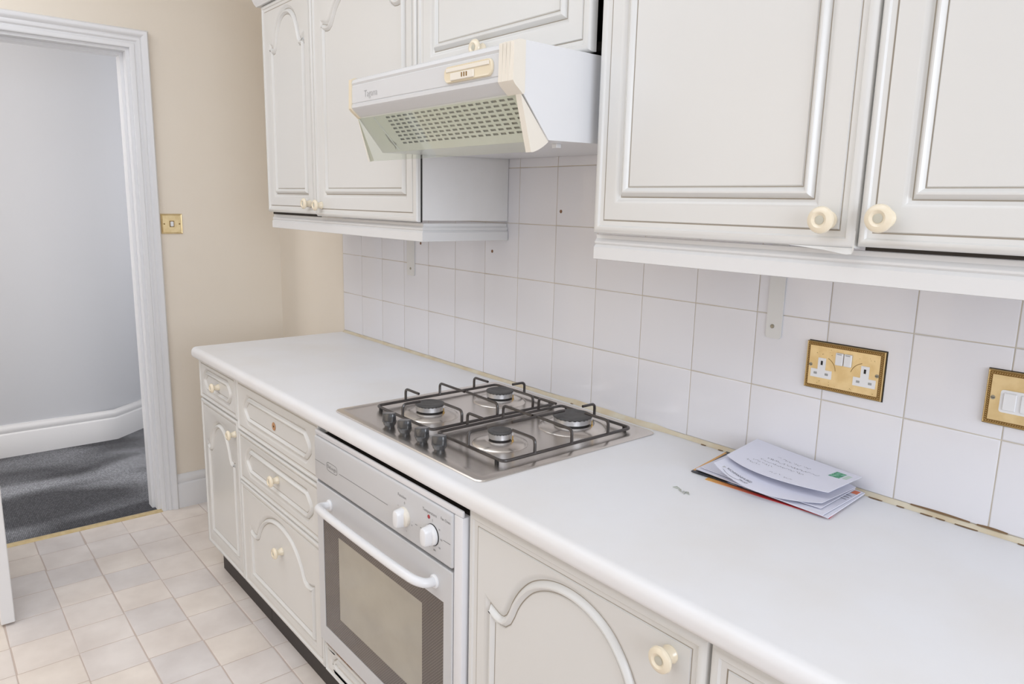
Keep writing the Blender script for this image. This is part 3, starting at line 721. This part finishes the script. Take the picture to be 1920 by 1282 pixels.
def grate(x0, x1, label, cross):
    mb = MB(); y0, y1 = -0.456, -0.074; zb = ZP + 0.0085; zt_ = ZP + 0.040; r = 0.0037
    fr = rrect(x0, y0, x1, y1, 0.012, 3)
    fr = [Vector((a, b_, zb)) for a, b_ in fr]; mb.tube(fr + [fr[0]], r, 'grate_enamel', 8)
    xc = (x0 + x1) / 2
    def prong(ax, ay, ex, ey, drop=0):
        mb.tube([(ax, ay, zb - .002), (ax, ay, zt_), (ex, ey, zt_ - drop)], r * .93, 'grate_enamel', 8, rad=0.011)
    bys = (-0.372, -0.152)
    reach = 0.056
    for by in bys:
        prong(x0, by, x0 + 0.062, by); prong(x1, by, x1 - 0.072, by)
    prong(x0, -0.266, xc - 0.012, -0.266); prong(x1, -0.266, xc - 0.010, -0.262)
    prong(xc, y0, xc, y0 + 0.048); prong(xc, y1, xc, y1 - 0.042)
    if cross: mb.tube([(xc, -0.336, zt_), (xc, -0.178, zt_)], r * .93, 'grate_enamel', 8)
    for cx, cy in ((x0 + .02, y0), (x1 - .02, y0), (x0 + .02, y1), (x1 - .02, y1)):
        mb.lathe([(0.0045, -0.0085), (0.0045, -0.001)], (cx, cy, zb), (0, 0, 1), 'black', 10)
    return mb.build('grate', HB, label=label)
grate(0.004, 0.250, 'left wire pan support', False); grate(0.272, 0.506, 'right wire pan support with centre bar', True)
def hob_knob(x, y):
    mb = MB()
    mb.lathe([(0.0115, 0), (0.0115, 0.003), (0.0135, 0.0038), (0.0150, 0.008), (0.0162, 0.0125), (0.0150, 0.0145)], (x, y, ZP), (0, 0, 1), 'hob_knob', 28)
    ang = 0.35; c_, s_ = math.cos(ang), math.sin(ang)
    L = []
    for h, a, b_ in ((0.0125, 0.0162, 0.0112), (0.020, 0.0162, 0.0106), (0.0300, 0.0158, 0.0100), (0.0318, 0.0145, 0.0088)):
        ring = []
        for k in range(20):
            t = 2*PI*k/20; px = a * math.copysign(abs(math.cos(t))**.5, math.cos(t)); py = b_ * math.copysign(abs(math.sin(t))**.75, math.sin(t)) * (1 - 0.25 * math.cos(t))
            ring.append((x + px * c_ - py * s_, y + px * s_ + py * c_, ZP + h + 0.0016 * math.sin(px / a * 2.2)))
        L.append(ring)
    mb.loft(L, 'hob_knob', True, True)
    mb.build('knob', HB)
for kx in (0.146, 0.213, 0.284, 0.351): hob_knob(kx, -0.503)

# ================================================================== WALL UNITS
YW_ = -0.306; YCW = -0.286; ZB, ZTOP = 1.301, 1.995
def wcarcass(mb, x0, x1, z0=1.305, z1=1.995, dark=None):
    t = 0.016; y1 = -0.0015
    mb.box((x0, YCW, z0), (x0 + t, y1, z1), 'carcass'); mb.box((x1 - t, YCW, z0), (x1, y1, z1), 'carcass')
    mb.box((x0 + t, YCW, z0), (x1 - t, y1, z0 + t), 'carcass'); mb.box((x0 + t, YCW, z1 - t), (x1 - t, y1, z1), 'carcass')
    mb.box((x0 + t, y1 - 0.006, z0 + t), (x1 - t, y1, z1 - t), 'carcass')
G2 = 'kitchen wall cabinets'
C1 = thing('wall_cabinet', 'narrow wall cabinet with arched door at the far left end', 'cabinet', G2)
mb = MB(); wcarcass(mb, -1.032, -0.638); mb.box((-1.028, YCW - 0.0015, 1.2982), (-0.642, YCW + .002, 1.320), 'dark_gap'); mb.build('carcass', C1, smooth=0)  # dark strip stands in for the shade in the gap below the door
d_ = door_mesh('door', -1.030, ZB + 0.005, -0.640, ZTOP, YW_, arch(-0.966, 1.369, -0.706, 1.856, 1.957), C1)
cabinet_knob(-0.685, YW_ + .0034, 1.339, d_, 0.0175)
C2 = thing('wall_cabinet', 'wide wall cabinet with arched door immediately left of the cooker hood', 'cabinet', G2)
mb = MB(); wcarcass(mb, -0.636, -0.048); mb.box((-0.630, YCW - 0.0052, 1.300), (-0.0505, YCW, 1.99), 'black'); mb.build('carcass', C2, smooth=0)
d_ = door_mesh('door', -0.6375, ZB, -0.0495, ZTOP, YW_, arch(-0.578, 1.369, -0.110, 1.868, 1.957), C2, 0.023, 0.0145)
cabinet_knob(-0.603, YW_ + .0034, 1.335, d_, 0.0175)
C3 = thing('wall_cabinet', 'short wall cabinet above the cooker hood', 'cabinet', G2)
mb = MB(); t = .016
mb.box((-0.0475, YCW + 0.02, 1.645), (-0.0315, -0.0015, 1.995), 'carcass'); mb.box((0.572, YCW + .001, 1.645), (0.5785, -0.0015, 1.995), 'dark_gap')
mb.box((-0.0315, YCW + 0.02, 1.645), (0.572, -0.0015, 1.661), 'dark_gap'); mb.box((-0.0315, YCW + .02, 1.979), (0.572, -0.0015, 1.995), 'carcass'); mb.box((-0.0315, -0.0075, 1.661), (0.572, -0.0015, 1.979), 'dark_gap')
mb.build('carcass', C3, smooth=0)
d_ = door_mesh('door', -0.0455, 1.638, 0.5510, ZTOP, YW_, arch(0.022, 1.707, 0.480, 1.868, 1.957), C3)
cabinet_knob(0.219, YW_ + .0034, 1.686, d_, 0.0185)
C4 = thing('wall_cabinet', 'large double wall cabinet right of the cooker hood, its two knobs side by side', 'cabinet', G2)
mb = MB(); wcarcass(mb, 0.580, 1.60); mb.box((1.095, YCW - 0.0005, 1.2985), (1.59, YCW + .002, 1.320), 'dark_gap'); mb.build('carcass', C4, smooth=0)  # dark strip gives the gap under the right door its shade by colour
d_ = door_mesh('door', 0.579, ZB, 1.0870, ZTOP, YW_, arch(0.641, 1.369, 1.0175, 1.868, 1.957), C4, 0.025)
d_['label'] = 'left door, foil peeling at its lower right corner'
cabinet_knob(1.045, YW_ + .0034, 1.3395, d_, 0.0195)
mb = MB()   # lifted corner of the foil
mb.add([(0.985, YW_ + 0.002, 1.3015), (1.086, YW_ + 0.001, 1.3015), (1.0865, YW_ - 0.003, 1.2935), (1.078, YW_ - 0.003, 1.2925), (1.045, YW_ - 0.001, 1.297), (1.0, YW_ + .001, 1.3005)], [(0, 1, 2, 3, 4, 5)], 'door_foil')
mb.add([(1.0855, YW_ + 0.002, 1.325), (1.0875, YW_ + 0.001, 1.325), (1.0885, YW_ - 0.002, 1.298), (1.0865, YW_ - 0.003, 1.2935)], [(0, 1, 2, 3)], 'door_foil')
mb.build('lifted_foil', d_)
d_ = door_mesh('door', 1.0895, ZB + 0.003, 1.5975, ZTOP, YW_, arch(1.154, 1.369, 1.535, 1.868, 1.957), C4, 0.020)
cabinet_knob(1.126, YW_ + .0034, 1.344, d_, 0.0195)
# light pelmets
pp = [(0.0, 0.0), (-0.0035, 0.001), (-0.0035, 0.0235), (-0.0005, 0.0265), (0.0018, 0.0285), (-0.0012, 0.0315), (-0.0012, 0.0345), (0.0022, 0.0385), (0.0040, 0.0405), (0.0040, 0.0475), (0.016, 0.0475), (0.016, 0.0)]
mb = MB(); zq = 1.2500
mb.loft([[(-1.036, YCW + a, zq + b_) for a, b_ in pp], [(-0.048 - a, YCW + a, zq + b_) for a, b_ in pp], [(-0.048 - a, -0.0015, zq + b_) for a, b_ in pp]], 'pelmet_white', True, True)
tag(mb.build('light_pelmet', smooth=25), 'white moulded light pelmet under the left wall cabinets, turning the corner', 'pelmet', 'light pelmets')
mb = MB(); mb.loft([[(x, YCW + a, zq + b_) for a, b_ in pp] for x in (0.5695, 1.75)], 'pelmet_white', True, True)
tag(mb.build('light_pelmet', smooth=25), 'white moulded light pelmet under the right-hand wall cabinet, its cut end showing', 'pelmet', 'light pelmets')
# cornice over left cabinets
cp_ = [(0.0, 0.0), (-0.024, 0.0), (-0.030, 0.010), (-0.034, 0.022), (-0.046, 0.034), (-0.062, 0.042), (-0.066, 0.052), (-0.066, 0.060), (0.016, 0.060), (0.016, 0.0)]
zc = 1.9965
mb = MB(); mb.loft([[(-1.032 + a, -0.0015, zc + b_) for a, b_ in cp_], [(-1.032 + a, YCW + a, zc + b_) for a, b_ in cp_], [(1.75, YCW + a, zc + b_) for a, b_ in cp_]], 'pelmet_white', True, True)
tag(mb.build('cornice', smooth=25), 'off-white cornice moulding along the top of the wall cabinets', 'cornice')
# support brackets below wall units
for x0, x1, z0, lab in ((0.785, 0.8185, 1.0985, 'white metal hanging bracket with a screw, up and left of the double socket'), (-0.584, -0.537, 1.105, 'white metal hanging bracket below the left wall cabinets')):
    T = thing('support_bracket', lab, 'bracket', 'cabinet support brackets')
    mb = MB(); o_ = [(x0 + .004, z0), (x1 - .004, z0), (x1, z0 + .004), (x1, 1.300), (x0, 1.300), (x0, z0 + .004)]
    mb.loft([[(a, -0.0004, b_) for a, b_ in o_], [(a, -0.0034, b_) for a, b_ in o_]], 'metal_white', True, True)
    mb.bbox((x0, -0.055, 1.2945), (x1, -0.0004, 1.3005), 'metal_white', .001); mb.build('strap', T, smooth=0)
    mb = MB(); xc = (x0 + x1) / 2 - (0.003 if x0 > 0 else 0.0); mb.lathe([(0.0042, 0), (0.0042, 0.001), (0.003, 0.0018), (0.001, 0.0016)], (xc, -0.0034, z0 + 0.024), (0, -1, 0), 'screw_metal', 14); mb.build('screw', T)

# ================================================================== COOKER HOOD
HD = thing('cooker_hood', 'white angled cooker hood with glass visor and cream trim, over the hob', 'cooker hood')
hL, hR = -0.0440, 0.5550
side = [(-0.002, 1.632), (-0.470, 1.632), (-0.470, 1.5455), (-0.4045, 1.468), (-0.002, 1.4755)]
mb = MB(); th = 0.003
# shell: top, sides, back; open slope is filled by the grille panel
for x0, x1 in ((hL, hL + th), (hR - th, hR)):
    mb.extrude(side, (x0, 0, 0), (1, 0, 0), 'hood_white', x1 - x0, (0, 1, 0), (0, 0, 1))
mb.box((hL + th, -0.470, 1.629), (hR - th, -0.002, 1.632), 'hood_white')
mb.box((hL + th, -0.006, 1.477), (hR - th, -0.002, 1.629), 'hood_white')
mb.extrude([(-0.4045, 1.468), (-0.002, 1.4755), (-0.002, 1.4785), (-0.4045, 1.471)], (hL + th, 0, 0), (1, 0, 0), 'hood_white', hR - hL - 2*th, (0, 1, 0), (0, 0, 1))
mb.build('hood_body', HD)
# grille panel on the slope, with recessed slots
A0 = Vector((0, -0.4695, 1.5450)); A1 = Vector((0, -0.4050, 1.4685)); ed = (A1 - A0); el = ed.length; ed.normalize(); nr = Vector((0, ed.z, -ed.y)); 
if nr.y > 0: nr = -nr
gp = MB(); sl_ = MB()
sx0, sx1, ncol, nrow = 0.082, 0.513, 19, 8
su0, su1 = 0.010, 0.0785
colw = (sx1 - sx0) / (ncol - 1); roww = (su1 - su0) / (nrow - 1)
def GP_(x, u, n=0.0): return Vector((x, 0, 0)) + A0 + ed * u + nr * n
xe = [hL + 0.0035 + 0.030]; xcen = [sx0 + colw * k for k in range(ncol)]
# panel faces as a grid with holes
xl = [hL + 0.0035]; 
for c in xcen: xl += [c - 0.0080, c + 0.0080]
xl.append(hR - 0.0035)
ul = [0.0]
for k in range(nrow): ul += [su0 + roww * k - 0.0023, su0 + roww * k + 0.0023]
ul.append(el)
vs = [GP_(x, u) for u in ul for x in xl]; nx = len(xl); fs = []
for j in range(len(ul) - 1):
    for i in range(nx - 1):
        if i % 2 == 1 and j % 2 == 1: continue
        fs.append((j*nx + i, j*nx + i + 1, (j+1)*nx + i + 1, (j+1)*nx + i))
gp.add(vs, fs, 'grille_white')
gr = gp.build('grille_panel', HD, smooth=0)
for j in range(nrow):
    for c in xcen:
        a, b_ = c - 0.0080, c + 0.0080; u0, u1 = su0 + roww*j - 0.0023, su0 + roww*j + 0.0023
        P0 = [GP_(a, u0), GP_(b_, u0), GP_(b_, u1), GP_(a, u1)]; P1 = [p - nr * 0.0035 for p in P0]
        sl_.loft([P0, P1], 'slot_dark', False, True)
so = sl_.build('grille_slots', gr, smooth=0); so['kind'] = 'stuff'
mb = MB()  # seam ribs of the filter frame
for x in (0.028,):
    mb.tube([GP_(x - .003, 0.004, 0.001), GP_(x + .012, el - .004, 0.001)], 0.0012, 'hood_white', 6)
mb.build('grille_rib', gr)
mb = MB(); # dark torn mark near lower left of the grille
pts = [(0.055, .050), (0.063, .053), (0.062, .066), (0.076, .078), (0.066, .086), (0.056, .095), (0.060, .084), (0.053, .070)]
mb.add([GP_(x - .03, u, .0006) for x, u in pts], [tuple(range(len(pts)))], 'slot_dark'); mb.build('torn_mark', gr, smooth=0)
# front fascia
fx0, fx1 = hL + 0.010, 0.5150
fp = [(-0.466, 1.630), (-0.480, 1.6295), (-0.488, 1.6255), (-0.4905, 1.6185), (-0.4885, 1.6135), (-0.4895, 1.612), (-0.4900, 1.5745), (-0.4885, 1.5730), (-0.4910, 1.5710), (-0.4910, 1.5640), (-0.4870, 1.5585), (-0.4680, 1.5440), (-0.4660, 1.5455)]
mb = MB(); mb.extrude(fp, (fx0, 0, 0), (1, 0, 0), 'fascia_white', fx1 - fx0, (0, 1, 0), (0, 0, 1)); mb.build('front_fascia', HD, smooth=20)
ec = [(-0.466, 1.6315), (-0.482, 1.6315), (-0.492, 1.627), (-0.4935, 1.5625), (-0.489, 1.5565), (-0.4700, 1.5415), (-0.466, 1.5440)]
mb = MB(); mb.extrude(ec, (fx1, 0, 0), (1, 0, 0), 'cream_plastic_pale', hR + 0.0015 - fx1, (0, 1, 0), (0, 0, 1))
for q in (0.010, 0.020, 0.030): mb.box((fx1 + q - .0006, -0.4942, 1.562), (fx1 + q + .0006, -0.493, 1.626), 'cream_plastic_pale')
mb.build('end_cap', HD, smooth=25, label='wide yellowed end cap on the right')
mb = MB(); mb.extrude(ec, (hL - .0005, 0, 0), (1, 0, 0), 'cream_plastic', 0.0105, (0, 1, 0), (0, 0, 1)); mb.build('end_cap', HD, smooth=25, label='narrow yellowed end cap on the left')
# control plate
mb = MB(); px0, px1, pz0, pz1 = 0.348, 0.498, 1.5765, 1.6075; yp = -0.4900
po = rrect(px0, pz0, px1, pz1, 0.013, 6)
mb.loft([[(a, yp, b_) for a, b_ in po], [(a, yp - .0035, b_) for a, b_ in offset(po, .0006)], [(a, yp - .0048, b_) for a, b_ in offset(po, .002)], [(a, yp - .0042, b_) for a, b_ in offset(po, .004)]], 'cream_plastic', False, True)
pl = mb.build('control_plate', HD)
mb = MB()
mb.bbox((0.356, yp - .0060, 1.5958), (0.490, yp - .0035, 1.6035), 'cream_plastic_pale', .001)
mb.bbox((0.372, yp - .0072, 1.5795), (0.446, yp - .0035, 1.5935), 'cream_plastic_pale', .0012)
mb.build('slide_switch', pl)
mb = MB()
for k in range(3): mb.box((0.4085 + .0075*k, yp - .0076, 1.5835), (0.4120 + .0075*k, yp - .0072, 1.5915), 'brass_dark')
mb.build('speed_marks', pl, smooth=0)
mb = MB(); front_text(mb, 'Tagana', 0.054, -0.4903, 1.5895, 0.0215, 'print_faint'); mb.build('lettering', HD, smooth=0)
# visor glass + brackets
V0 = Vector((0, -0.4690, 1.5425)); V1 = Vector((0, -0.4385, 1.4465)); vd = (V1 - V0).normalized(); vn = Vector((0, vd.z, -vd.y)); vn = vn if vn.y < 0 else -vn
mb = MB()
c4 = [V0, V1, V1 + vn * .003, V0 + vn * .003]
mb.loft([[Vector((hL + 0.004, 0, 0)) + p for p in c4], [Vector((hR - 0.018, 0, 0)) + p for p in c4]], 'visor_glass', True, True)
mb.build('glass_visor', HD, smooth=0, label='tilting greenish glass visor')
def fan(x0, x1, m, part=1):
    pts = [(-0.4715, 1.5440)]
    c = Vector((-0.4690, 1.5430)); a0 = math.atan2(1.4445 - c.y, -0.4395 - c.x); a1 = math.atan2(1.4690 - c.y, -0.4050 - c.x); r = 0.1025
    pts.append((c.x - .004 + r * math.cos(a0), c.y + r * math.sin(a0)))
    if part < 1: a1 = a0 + (a1 - a0) * part
    for k in range(7):
        a = a0 + (a1 - a0) * k / 6; pts.append((c.x + r * math.cos(a), c.y + r * math.sin(a)))
    mb = MB(); mb.extrude(pts, (x0, 0, 0), (1, 0, 0), m, x1 - x0, (0, 1, 0), (0, 0, 1)); return mb
f_ = fan(hR - 0.018, hR - 0.0035, 'cream_plastic_pale').build('visor_bracket', HD, smooth=25, label='cream fan-shaped bracket at the right end of the visor')
f_ = fan(hL + 0.0005, hL + 0.0040, 'cream_plastic_pale', 0.22).build('visor_bracket', HD, smooth=25, label='thin cream bracket at the left end of the visor')
mb = MB(); mb.bbox((0.488, -0.335, 1.4615), (0.502, -0.322, 1.4695), 'white_plastic', .001); mb.build('clip', HD)

# ================================================================== SOCKETS AND SWITCHES
def plate(T, x0, x1, z0, z1, y):
    mb = MB(); R = rect(x0, z0, x1, z1)
    mb.loft([[(a, y, b_) for a, b_ in R], [(a, y - 0.0045, b_) for a, b_ in R], [(a, y - .0055, b_) for a, b_ in offset(R, 0.001)], [(a, y - .0045, b_) for a, b_ in offset(R, 0.0022)]], 'brass_rope')
    mb.loft([[(a, y - .0045, b_) for a, b_ in offset(R, 0.0022)], [(a, y - .0045, b_) for a, b_ in offset(R, 0.0068)]], 'brass_dark')
    mb.loft([[(a, y - .0045, b_) for a, b_ in offset(R, 0.0068)], [(a, y - .0062, b_) for a, b_ in offset(R, 0.0074)]], 'brass', False, True)
    pl = mb.build('faceplate', T, smooth=20)
    mb = MB(); r0 = offset(R, 0.0046)       # twisted rope border
    for i in range(4):
        a = Vector(r0[i]); b_ = Vector(r0[(i + 1) % 4]); n = int((b_ - a).length / 0.0034); d = (b_ - a).normalized(); nn = Vector((-d.y, d.x))
        for k in range(n):
            c = a + (b_ - a) * ((k + .5) / n); p = d * 0.0013; q = (nn * 0.0019 + d * .0011)
            vs = [c - p * .75 - q, c + p * .75 - q, c + p * .75 + q, c - p * .75 + q]
            mb.loft([[(v.x, y - .0044, v.y) for v in vs], [((c + (v - c) * .55).x, y - .0062, (c + (v - c) * .55).y) for v in vs]], 'brass_rope', False, True)
    mb.build('rope_border', pl, smooth=0)
    return pl
def screw(T, x, y, z, m='screw_metal', r=0.0034):
    mb = MB(); mb.lathe([(r, 0), (r, 0.0008), (r * .6, 0.0014), (r * .2, .0013)], (x, y, z), (0, -1, 0), m, 14); mb.box((x - r * .8, y - .0017, z - .0004), (x + r * .8, y - .0012, z + .0004), 'black'); mb.build('screw', T)
SK = thing('double_socket', 'brass double power socket with white inserts and rope edge, on the tiles above the post', 'socket')
yb_ = -0.0008
pl = plate(SK, 0.8775, 1.0245, 1.0165, 1.1070, yb_); yf_ = yb_ - 0.0062
mb = MB(); mb.box((0.8790, -0.0007, 1.0150), (1.0262, -0.0003, 1.1085), 'black'); mb.build('back_gasket', SK, smooth=0)
def t_insert(cx, cz):
    o_ = [(cx - .0205, cz - .0155), (cx + .0205, cz - .0155), (cx + .0205, cz + .0005), (cx + .0075, cz + .0005), (cx + .0075, cz + .0230), (cx - .0075, cz + .0230), (cx - .0075, cz + .0005), (cx - .0205, cz + .0005)]
    mb = MB(); mb.loft([[(a, yf_ + .0003, b_) for a, b_ in o_], [(a, yf_ - .0010, b_) for a, b_ in o_]], 'white_plastic', False, True); ins = mb.build('socket_insert', SK, smooth=0)
    mb = MB(); y = yf_ - .0012
    mb.box((cx - .0020, y, cz + .0095), (cx + .0020, y + .001, cz + .0175), 'black')
    for sx_ in (-1, 1): mb.box((cx + sx_*.0110 - .0032, y, cz - .0095), (cx + sx_*.0110 + .0032, y + .001, cz - .0052), 'slot_dark')
    mb.build('pin_hole', ins, smooth=0)
t_insert(0.9105, 1.0545); t_insert(0.9925, 1.0530)
for k, x in enumerate((0.9365, 0.9525)):
    mb = MB(); mb.bbox((x, yf_ - .0040, 1.0690), (x + .0145, yf_ + .0003, 1.0925), 'white_plastic', .0012); mb.box((x + .003, yf_ - .0043, 1.0895), (x + .0115, yf_ - .0038, 1.0905), 'print_grey'); mb.build('rocker_switch', SK, smooth=0)
screw(SK, 0.8885, yf_ + .0002, 1.0620); screw(SK, 1.0140, yf_ + .0002, 1.0620)
mb = MB()
for cx, a0, a1 in ((0.9105, 5, 75), (0.9925, 105, 175)):
    mb.tube([(cx + .027 * math.cos(math.radians(a)), yf_ + .0001, 1.054 + .027 * math.sin(math.radians(a))) for a in range(a0, a1, 10)], .0006, 'brass_dark', 6)
for k in range(26):
    x = rj.uniform(.895, 1.01); z = rj.choice([rj.uniform(1.026, 1.036), rj.uniform(1.083, 1.096)])
    mb.lathe([(rj.uniform(.0005, .0013), 0), (.0003, .0002)], (x, yf_ + .0001, z), (0, -1, 0), 'brass_dark', 7)
mb.build('tarnish', pl, smooth=0)['kind'] = 'stuff'
SW = thing('switch_plate', 'brass switch plate with white rocker switches, cut off by the right edge of the photo', 'switch')
pl = plate(SW, 1.1860, 1.3330, 1.0200, 1.1090, yb_)
mb = MB(); mb.box((1.1850, -0.0007, 1.0185), (1.3345, -0.0003, 1.1102), 'black'); mb.build('back_gasket', SW, smooth=0)
mb = MB(); o_ = rrect(1.2080, 1.0425, 1.3130, 1.0790, .004, 3); mb.loft([[(a, yf_ + .0003, b_) for a, b_ in o_], [(a, yf_ - .0018, b_) for a, b_ in o_]], 'white_plastic', False, True); ins = mb.build('switch_insert', SW, smooth=20)
for x in (1.2125, 1.2370, 1.2615, 1.286):
    mb = MB(); mb.bbox((x, yf_ - .0040, 1.0465), (x + .0185, yf_ - .0015, 1.0750), 'white_plastic', .0012); mb.build('rocker_switch', ins, smooth=0)
screw(SW, 1.1975, yf_ + .0002, 1.0640); screw(SW, 1.3220, yf_ + .0002, 1.0640)
LS = thing('light_switch', 'small square brass light switch on the cream wall beside the door frame', 'switch')
mb = MB(); xx = XW + 0.0002; R = rect(-0.497, 1.1990, -0.4135, 1.2810)
mb.loft([[(xx, a, b_) for a, b_ in R], [(xx + .004, a, b_) for a, b_ in R], [(xx + .0052, a, b_) for a, b_ in offset(R, .0015)], [(xx + .0042, a, b_) for a, b_ in offset(R, .005)], [(xx + .0055, a, b_) for a, b_ in offset(R, .0062)]], 'brass', False, True); pl = mb.build('faceplate', LS, smooth=20)
mb = MB(); mb.bbox((xx + .005, -0.4645, 1.2270), (xx + .0068, -0.4460, 1.2525), 'brass_dark', .0012); mb.bbox((xx + .005, -0.4615, 1.2295), (xx + .0105, -0.4490, 1.2500), 'white_plastic', .002); mb.build('toggle', LS)
for y in (-0.4850, -0.4255):
    mb = MB(); mb.lathe([(0.0032, 0), (0.0032, .001), (.001, .0012)], (xx + .0053, y, 1.2398), (1, 0, 0), 'brass_dark', 12); mb.build('screw', LS)

# ================================================================== LETTERS
class Patch:   # A front-left, B front-right, C back-right, D back-left, with mid sag
    def __init__(s, A, B, C, D, fm=None, bm_=None):
        s.A, s.B, s.C, s.D = map(Vector, (A, B, C, D)); s.fm = Vector(fm) if fm else (s.A + s.B) / 2; s.bm = Vector(bm_) if bm_ else (s.C + s.D) / 2
    def at(s, u, v, n=0.0):
        def q(a, m_, b_):
            c = m_ * 2 - (a + b_) / 2; return a * (1-u)**2 + c * 2*u*(1-u) + b_ * u*u
        p = q(s.A, s.fm, s.B) * (1 - v) + q(s.D, s.bm, s.C) * v
        return p + Vector((0, -0.15, 1)).normalized() * n
    def sheet(s, mb, m, th, nu=14, nv=6, u0=0, u1=1, v0=0, v1=1, off=0.0):
        top = [s.at(u0 + (u1-u0)*i/nu, v0 + (v1-v0)*j/nv, off + th) for j in range(nv+1) for i in range(nu+1)]
        bot = [s.at(u0 + (u1-u0)*i/nu, v0 + (v1-v0)*j/nv, off) for j in range(nv+1) for i in range(nu+1)]
        N = len(top); w_ = nu + 1; fs = []
        for j in range(nv):
            for i in range(nu):
                a = j*w_ + i; fs.append((a, a+1, a+w_+1, a+w_)); fs.append((N+a, N+a+w_, N+a+w_+1, N+a+1))
        def edge(seq):
            for a, b_ in zip(seq, seq[1:]): fs.append((a, b_, N+b_, N+a))
        edge([i for i in range(w_)]); edge([nv*w_ + i for i in range(w_)]); edge([j*w_ for j in range(nv+1)]); edge([j*w_ + nu for j in range(nv+1)])
        mb.add(top + bot, fs, m)
    def text(s, mb, t, u, v, su, sv, size, m, th=0.0016):
        vs, fs = text_verts(t, size)
        mb.add([s.at(u + q.x * su, v + q.y * sv, th) for q in vs], fs, m)
    def scribble(s, mb, u0, u1, v, amp, m, th, rr, wid=0.0006):
        n = int((u1 - u0) * 120); P = []
        for i in range(n + 1):
            u = u0 + (u1-u0)*i/n; P.append((u, v + amp * rr.uniform(-1, 1)))
        for (a, b_), (c, d) in zip(P, P[1:]):
            if rr.random() < 0.24: continue
            p0 = s.at(a, b_, th); p1 = s.at(c, d, th); e = (p1 - p0).cross(Vector((0, 0, 1)))
            if e.length < 1e-9: continue
            e = e.normalized() * wid / 2
            mb.add([p0 - e, p1 - e, p1 + e, p0 + e], [(0, 1, 2, 3)], m)
GL = 'post stacked on the worktop'
def lt(name, label, cat, patch, m, th):
    mb = MB(); patch.sheet(mb, m, th); return tag(mb.build(name, smooth=60), label, cat, GL)
z = ZW + 0.0003
lt('flyer', 'orange and red flyer at the very bottom of the stack of post', 'flyer', Patch((0.789, -0.181, z), (1.028, -0.161, z), (1.006, -0.020, z), (0.770, -0.040, z)), 'flyer_red', 0.0009)
p_ = Patch((0.748, -0.170, z + .0013), (0.985, -0.160, z + .0013), (0.965, -0.006, z + .0013), (0.722, -0.010, z + .0013))
br_ = lt('brochure', 'dark glossy brochure with a blue picture, second from the bottom of the post', 'brochure', p_, 'flyer_dark', 0.0018)
mb = MB(); p_.sheet(mb, 'flyer_blue', .0001, 8, 2, .34, .60, -0.001, .13, .0018); mb.build('cover_picture', br_, smooth=0)
mb = MB(); p_.sheet(mb, 'flyer_red', .0001, 3, 6, 0.0, .022, .05, .95, .0018); mb.build('cover_stripe', br_, smooth=0)
p1 = Patch((0.752, -0.160, z + .0045), (1.030, -0.170, z + .0036), (1.018, -0.008, z + .0036), (0.742, -0.014, z + .0045))
lt('envelope', 'largest white envelope, lowest of the envelopes and sticking out at the right', 'envelope', p1, 'paper', 0.0022)
p2 = Patch((0.757, -0.1665, z + .0085), (1.022, -0.1755, z + .0070), (1.016, -0.014, z + .0070), (0.745, -0.018, z + .0085), (0.885, -0.171, z + .0078))
e2 = lt('envelope', 'white envelope second lowest in the post, small orange mark at its right-hand corner', 'envelope', p2, 'paper', 0.0015)
mb = MB(); p2.sheet(mb, 'orange_print', .0001, 3, 3, .955, .995, .86, .97, .0016)
for k in range(3): p2.sheet(mb, 'print_ink', .0001, 3, 1, .93, .985, .62 + .07*k, .635 + .07*k, .0016)
mb.build('printed_mark', e2, smooth=0)
p3 = Patch((0.760, -0.158, z + .0112), (1.010, -0.158, z + .0112), (1.004, -0.018, z + .0112), (0.752, -0.020, z + .0112), (0.885, -0.163, z + .0115))
lt('envelope', 'plain white envelope in the middle of the post, under the printed one', 'envelope', p3, 'paper', 0.0012)
p4 = Patch((0.808, -0.184, z + .0400), (1.007, -0.150, z + .0180), (1.010, -0.030, z + .0190), (0.792, -0.032, z + .0360), (0.902, -0.192, z + .0165), (0.90, -0.02, z + .0300))
e4 = lt('envelope', 'white envelope with grey printed heading, second from the top, its left end curling up', 'envelope', p4, 'paper', 0.0008)
mb = MB(); p4.text(mb, 'RICHMANHURD', .27, .125, 4.4, 6.5, 0.0088, 'print_ink'); p4.text(mb, 'TRUST', .35, .065, 4.4, 6.5, 0.0070, 'print_ink')
for k in range(12):
    a = k / 12
    p4.sheet(mb, 'print_ink', .0001, 1, 1, .09 + .22*a, .09 + .22*(a + 1/12), .055 - .03*math.sin(a*PI), .062 - .03*math.sin(a*PI), .0009)
p4.sheet(mb, 'print_faint', .0001, 2, 2, .085, .115, .075, .125, .0009)
mb.build('printed_heading', e4, smooth=0)
p5 = Patch((0.8085, -0.144, z + .0475), (1.008, -0.133, z + .0335), (1.014, -0.020, z + .0375), (0.7925, -0.012, z + .0500), (0.893, -0.157, z + .0370), (0.905, -0.010, z + .0400))
e5 = lt('envelope', 'topmost white envelope, hand-addressed and bearing a green stamp', 'envelope', p5, 'paper', 0.0008)
mb = MB(); rr = random.Random(5)
for k, (u0, u1, v) in enumerate(((.34, .66, .66), (.30, .80, .53), (.27, .70, .42), (.24, .46, .32), (.20, .36, .23), (.50, .60, .17), (.64, .74, .14))):
    p5.scribble(mb, u0, u1, v, .028, 'print_ink', .0010, rr, .0007)
mb.build('handwriting', e5, smooth=0)
mb = MB(); p5.sheet(mb, 'stamp_green', .0002, 3, 3, .815, .905, .66, .885, .0009); mb.build('stamp', e5, smooth=0, label='green postage stamp')
mb = MB(); p5.sheet(mb, 'label_pale_green', .0001, 2, 2, .918, .957, .69, .87, .0009); mb.build('stamp_barcode', e5, smooth=0)
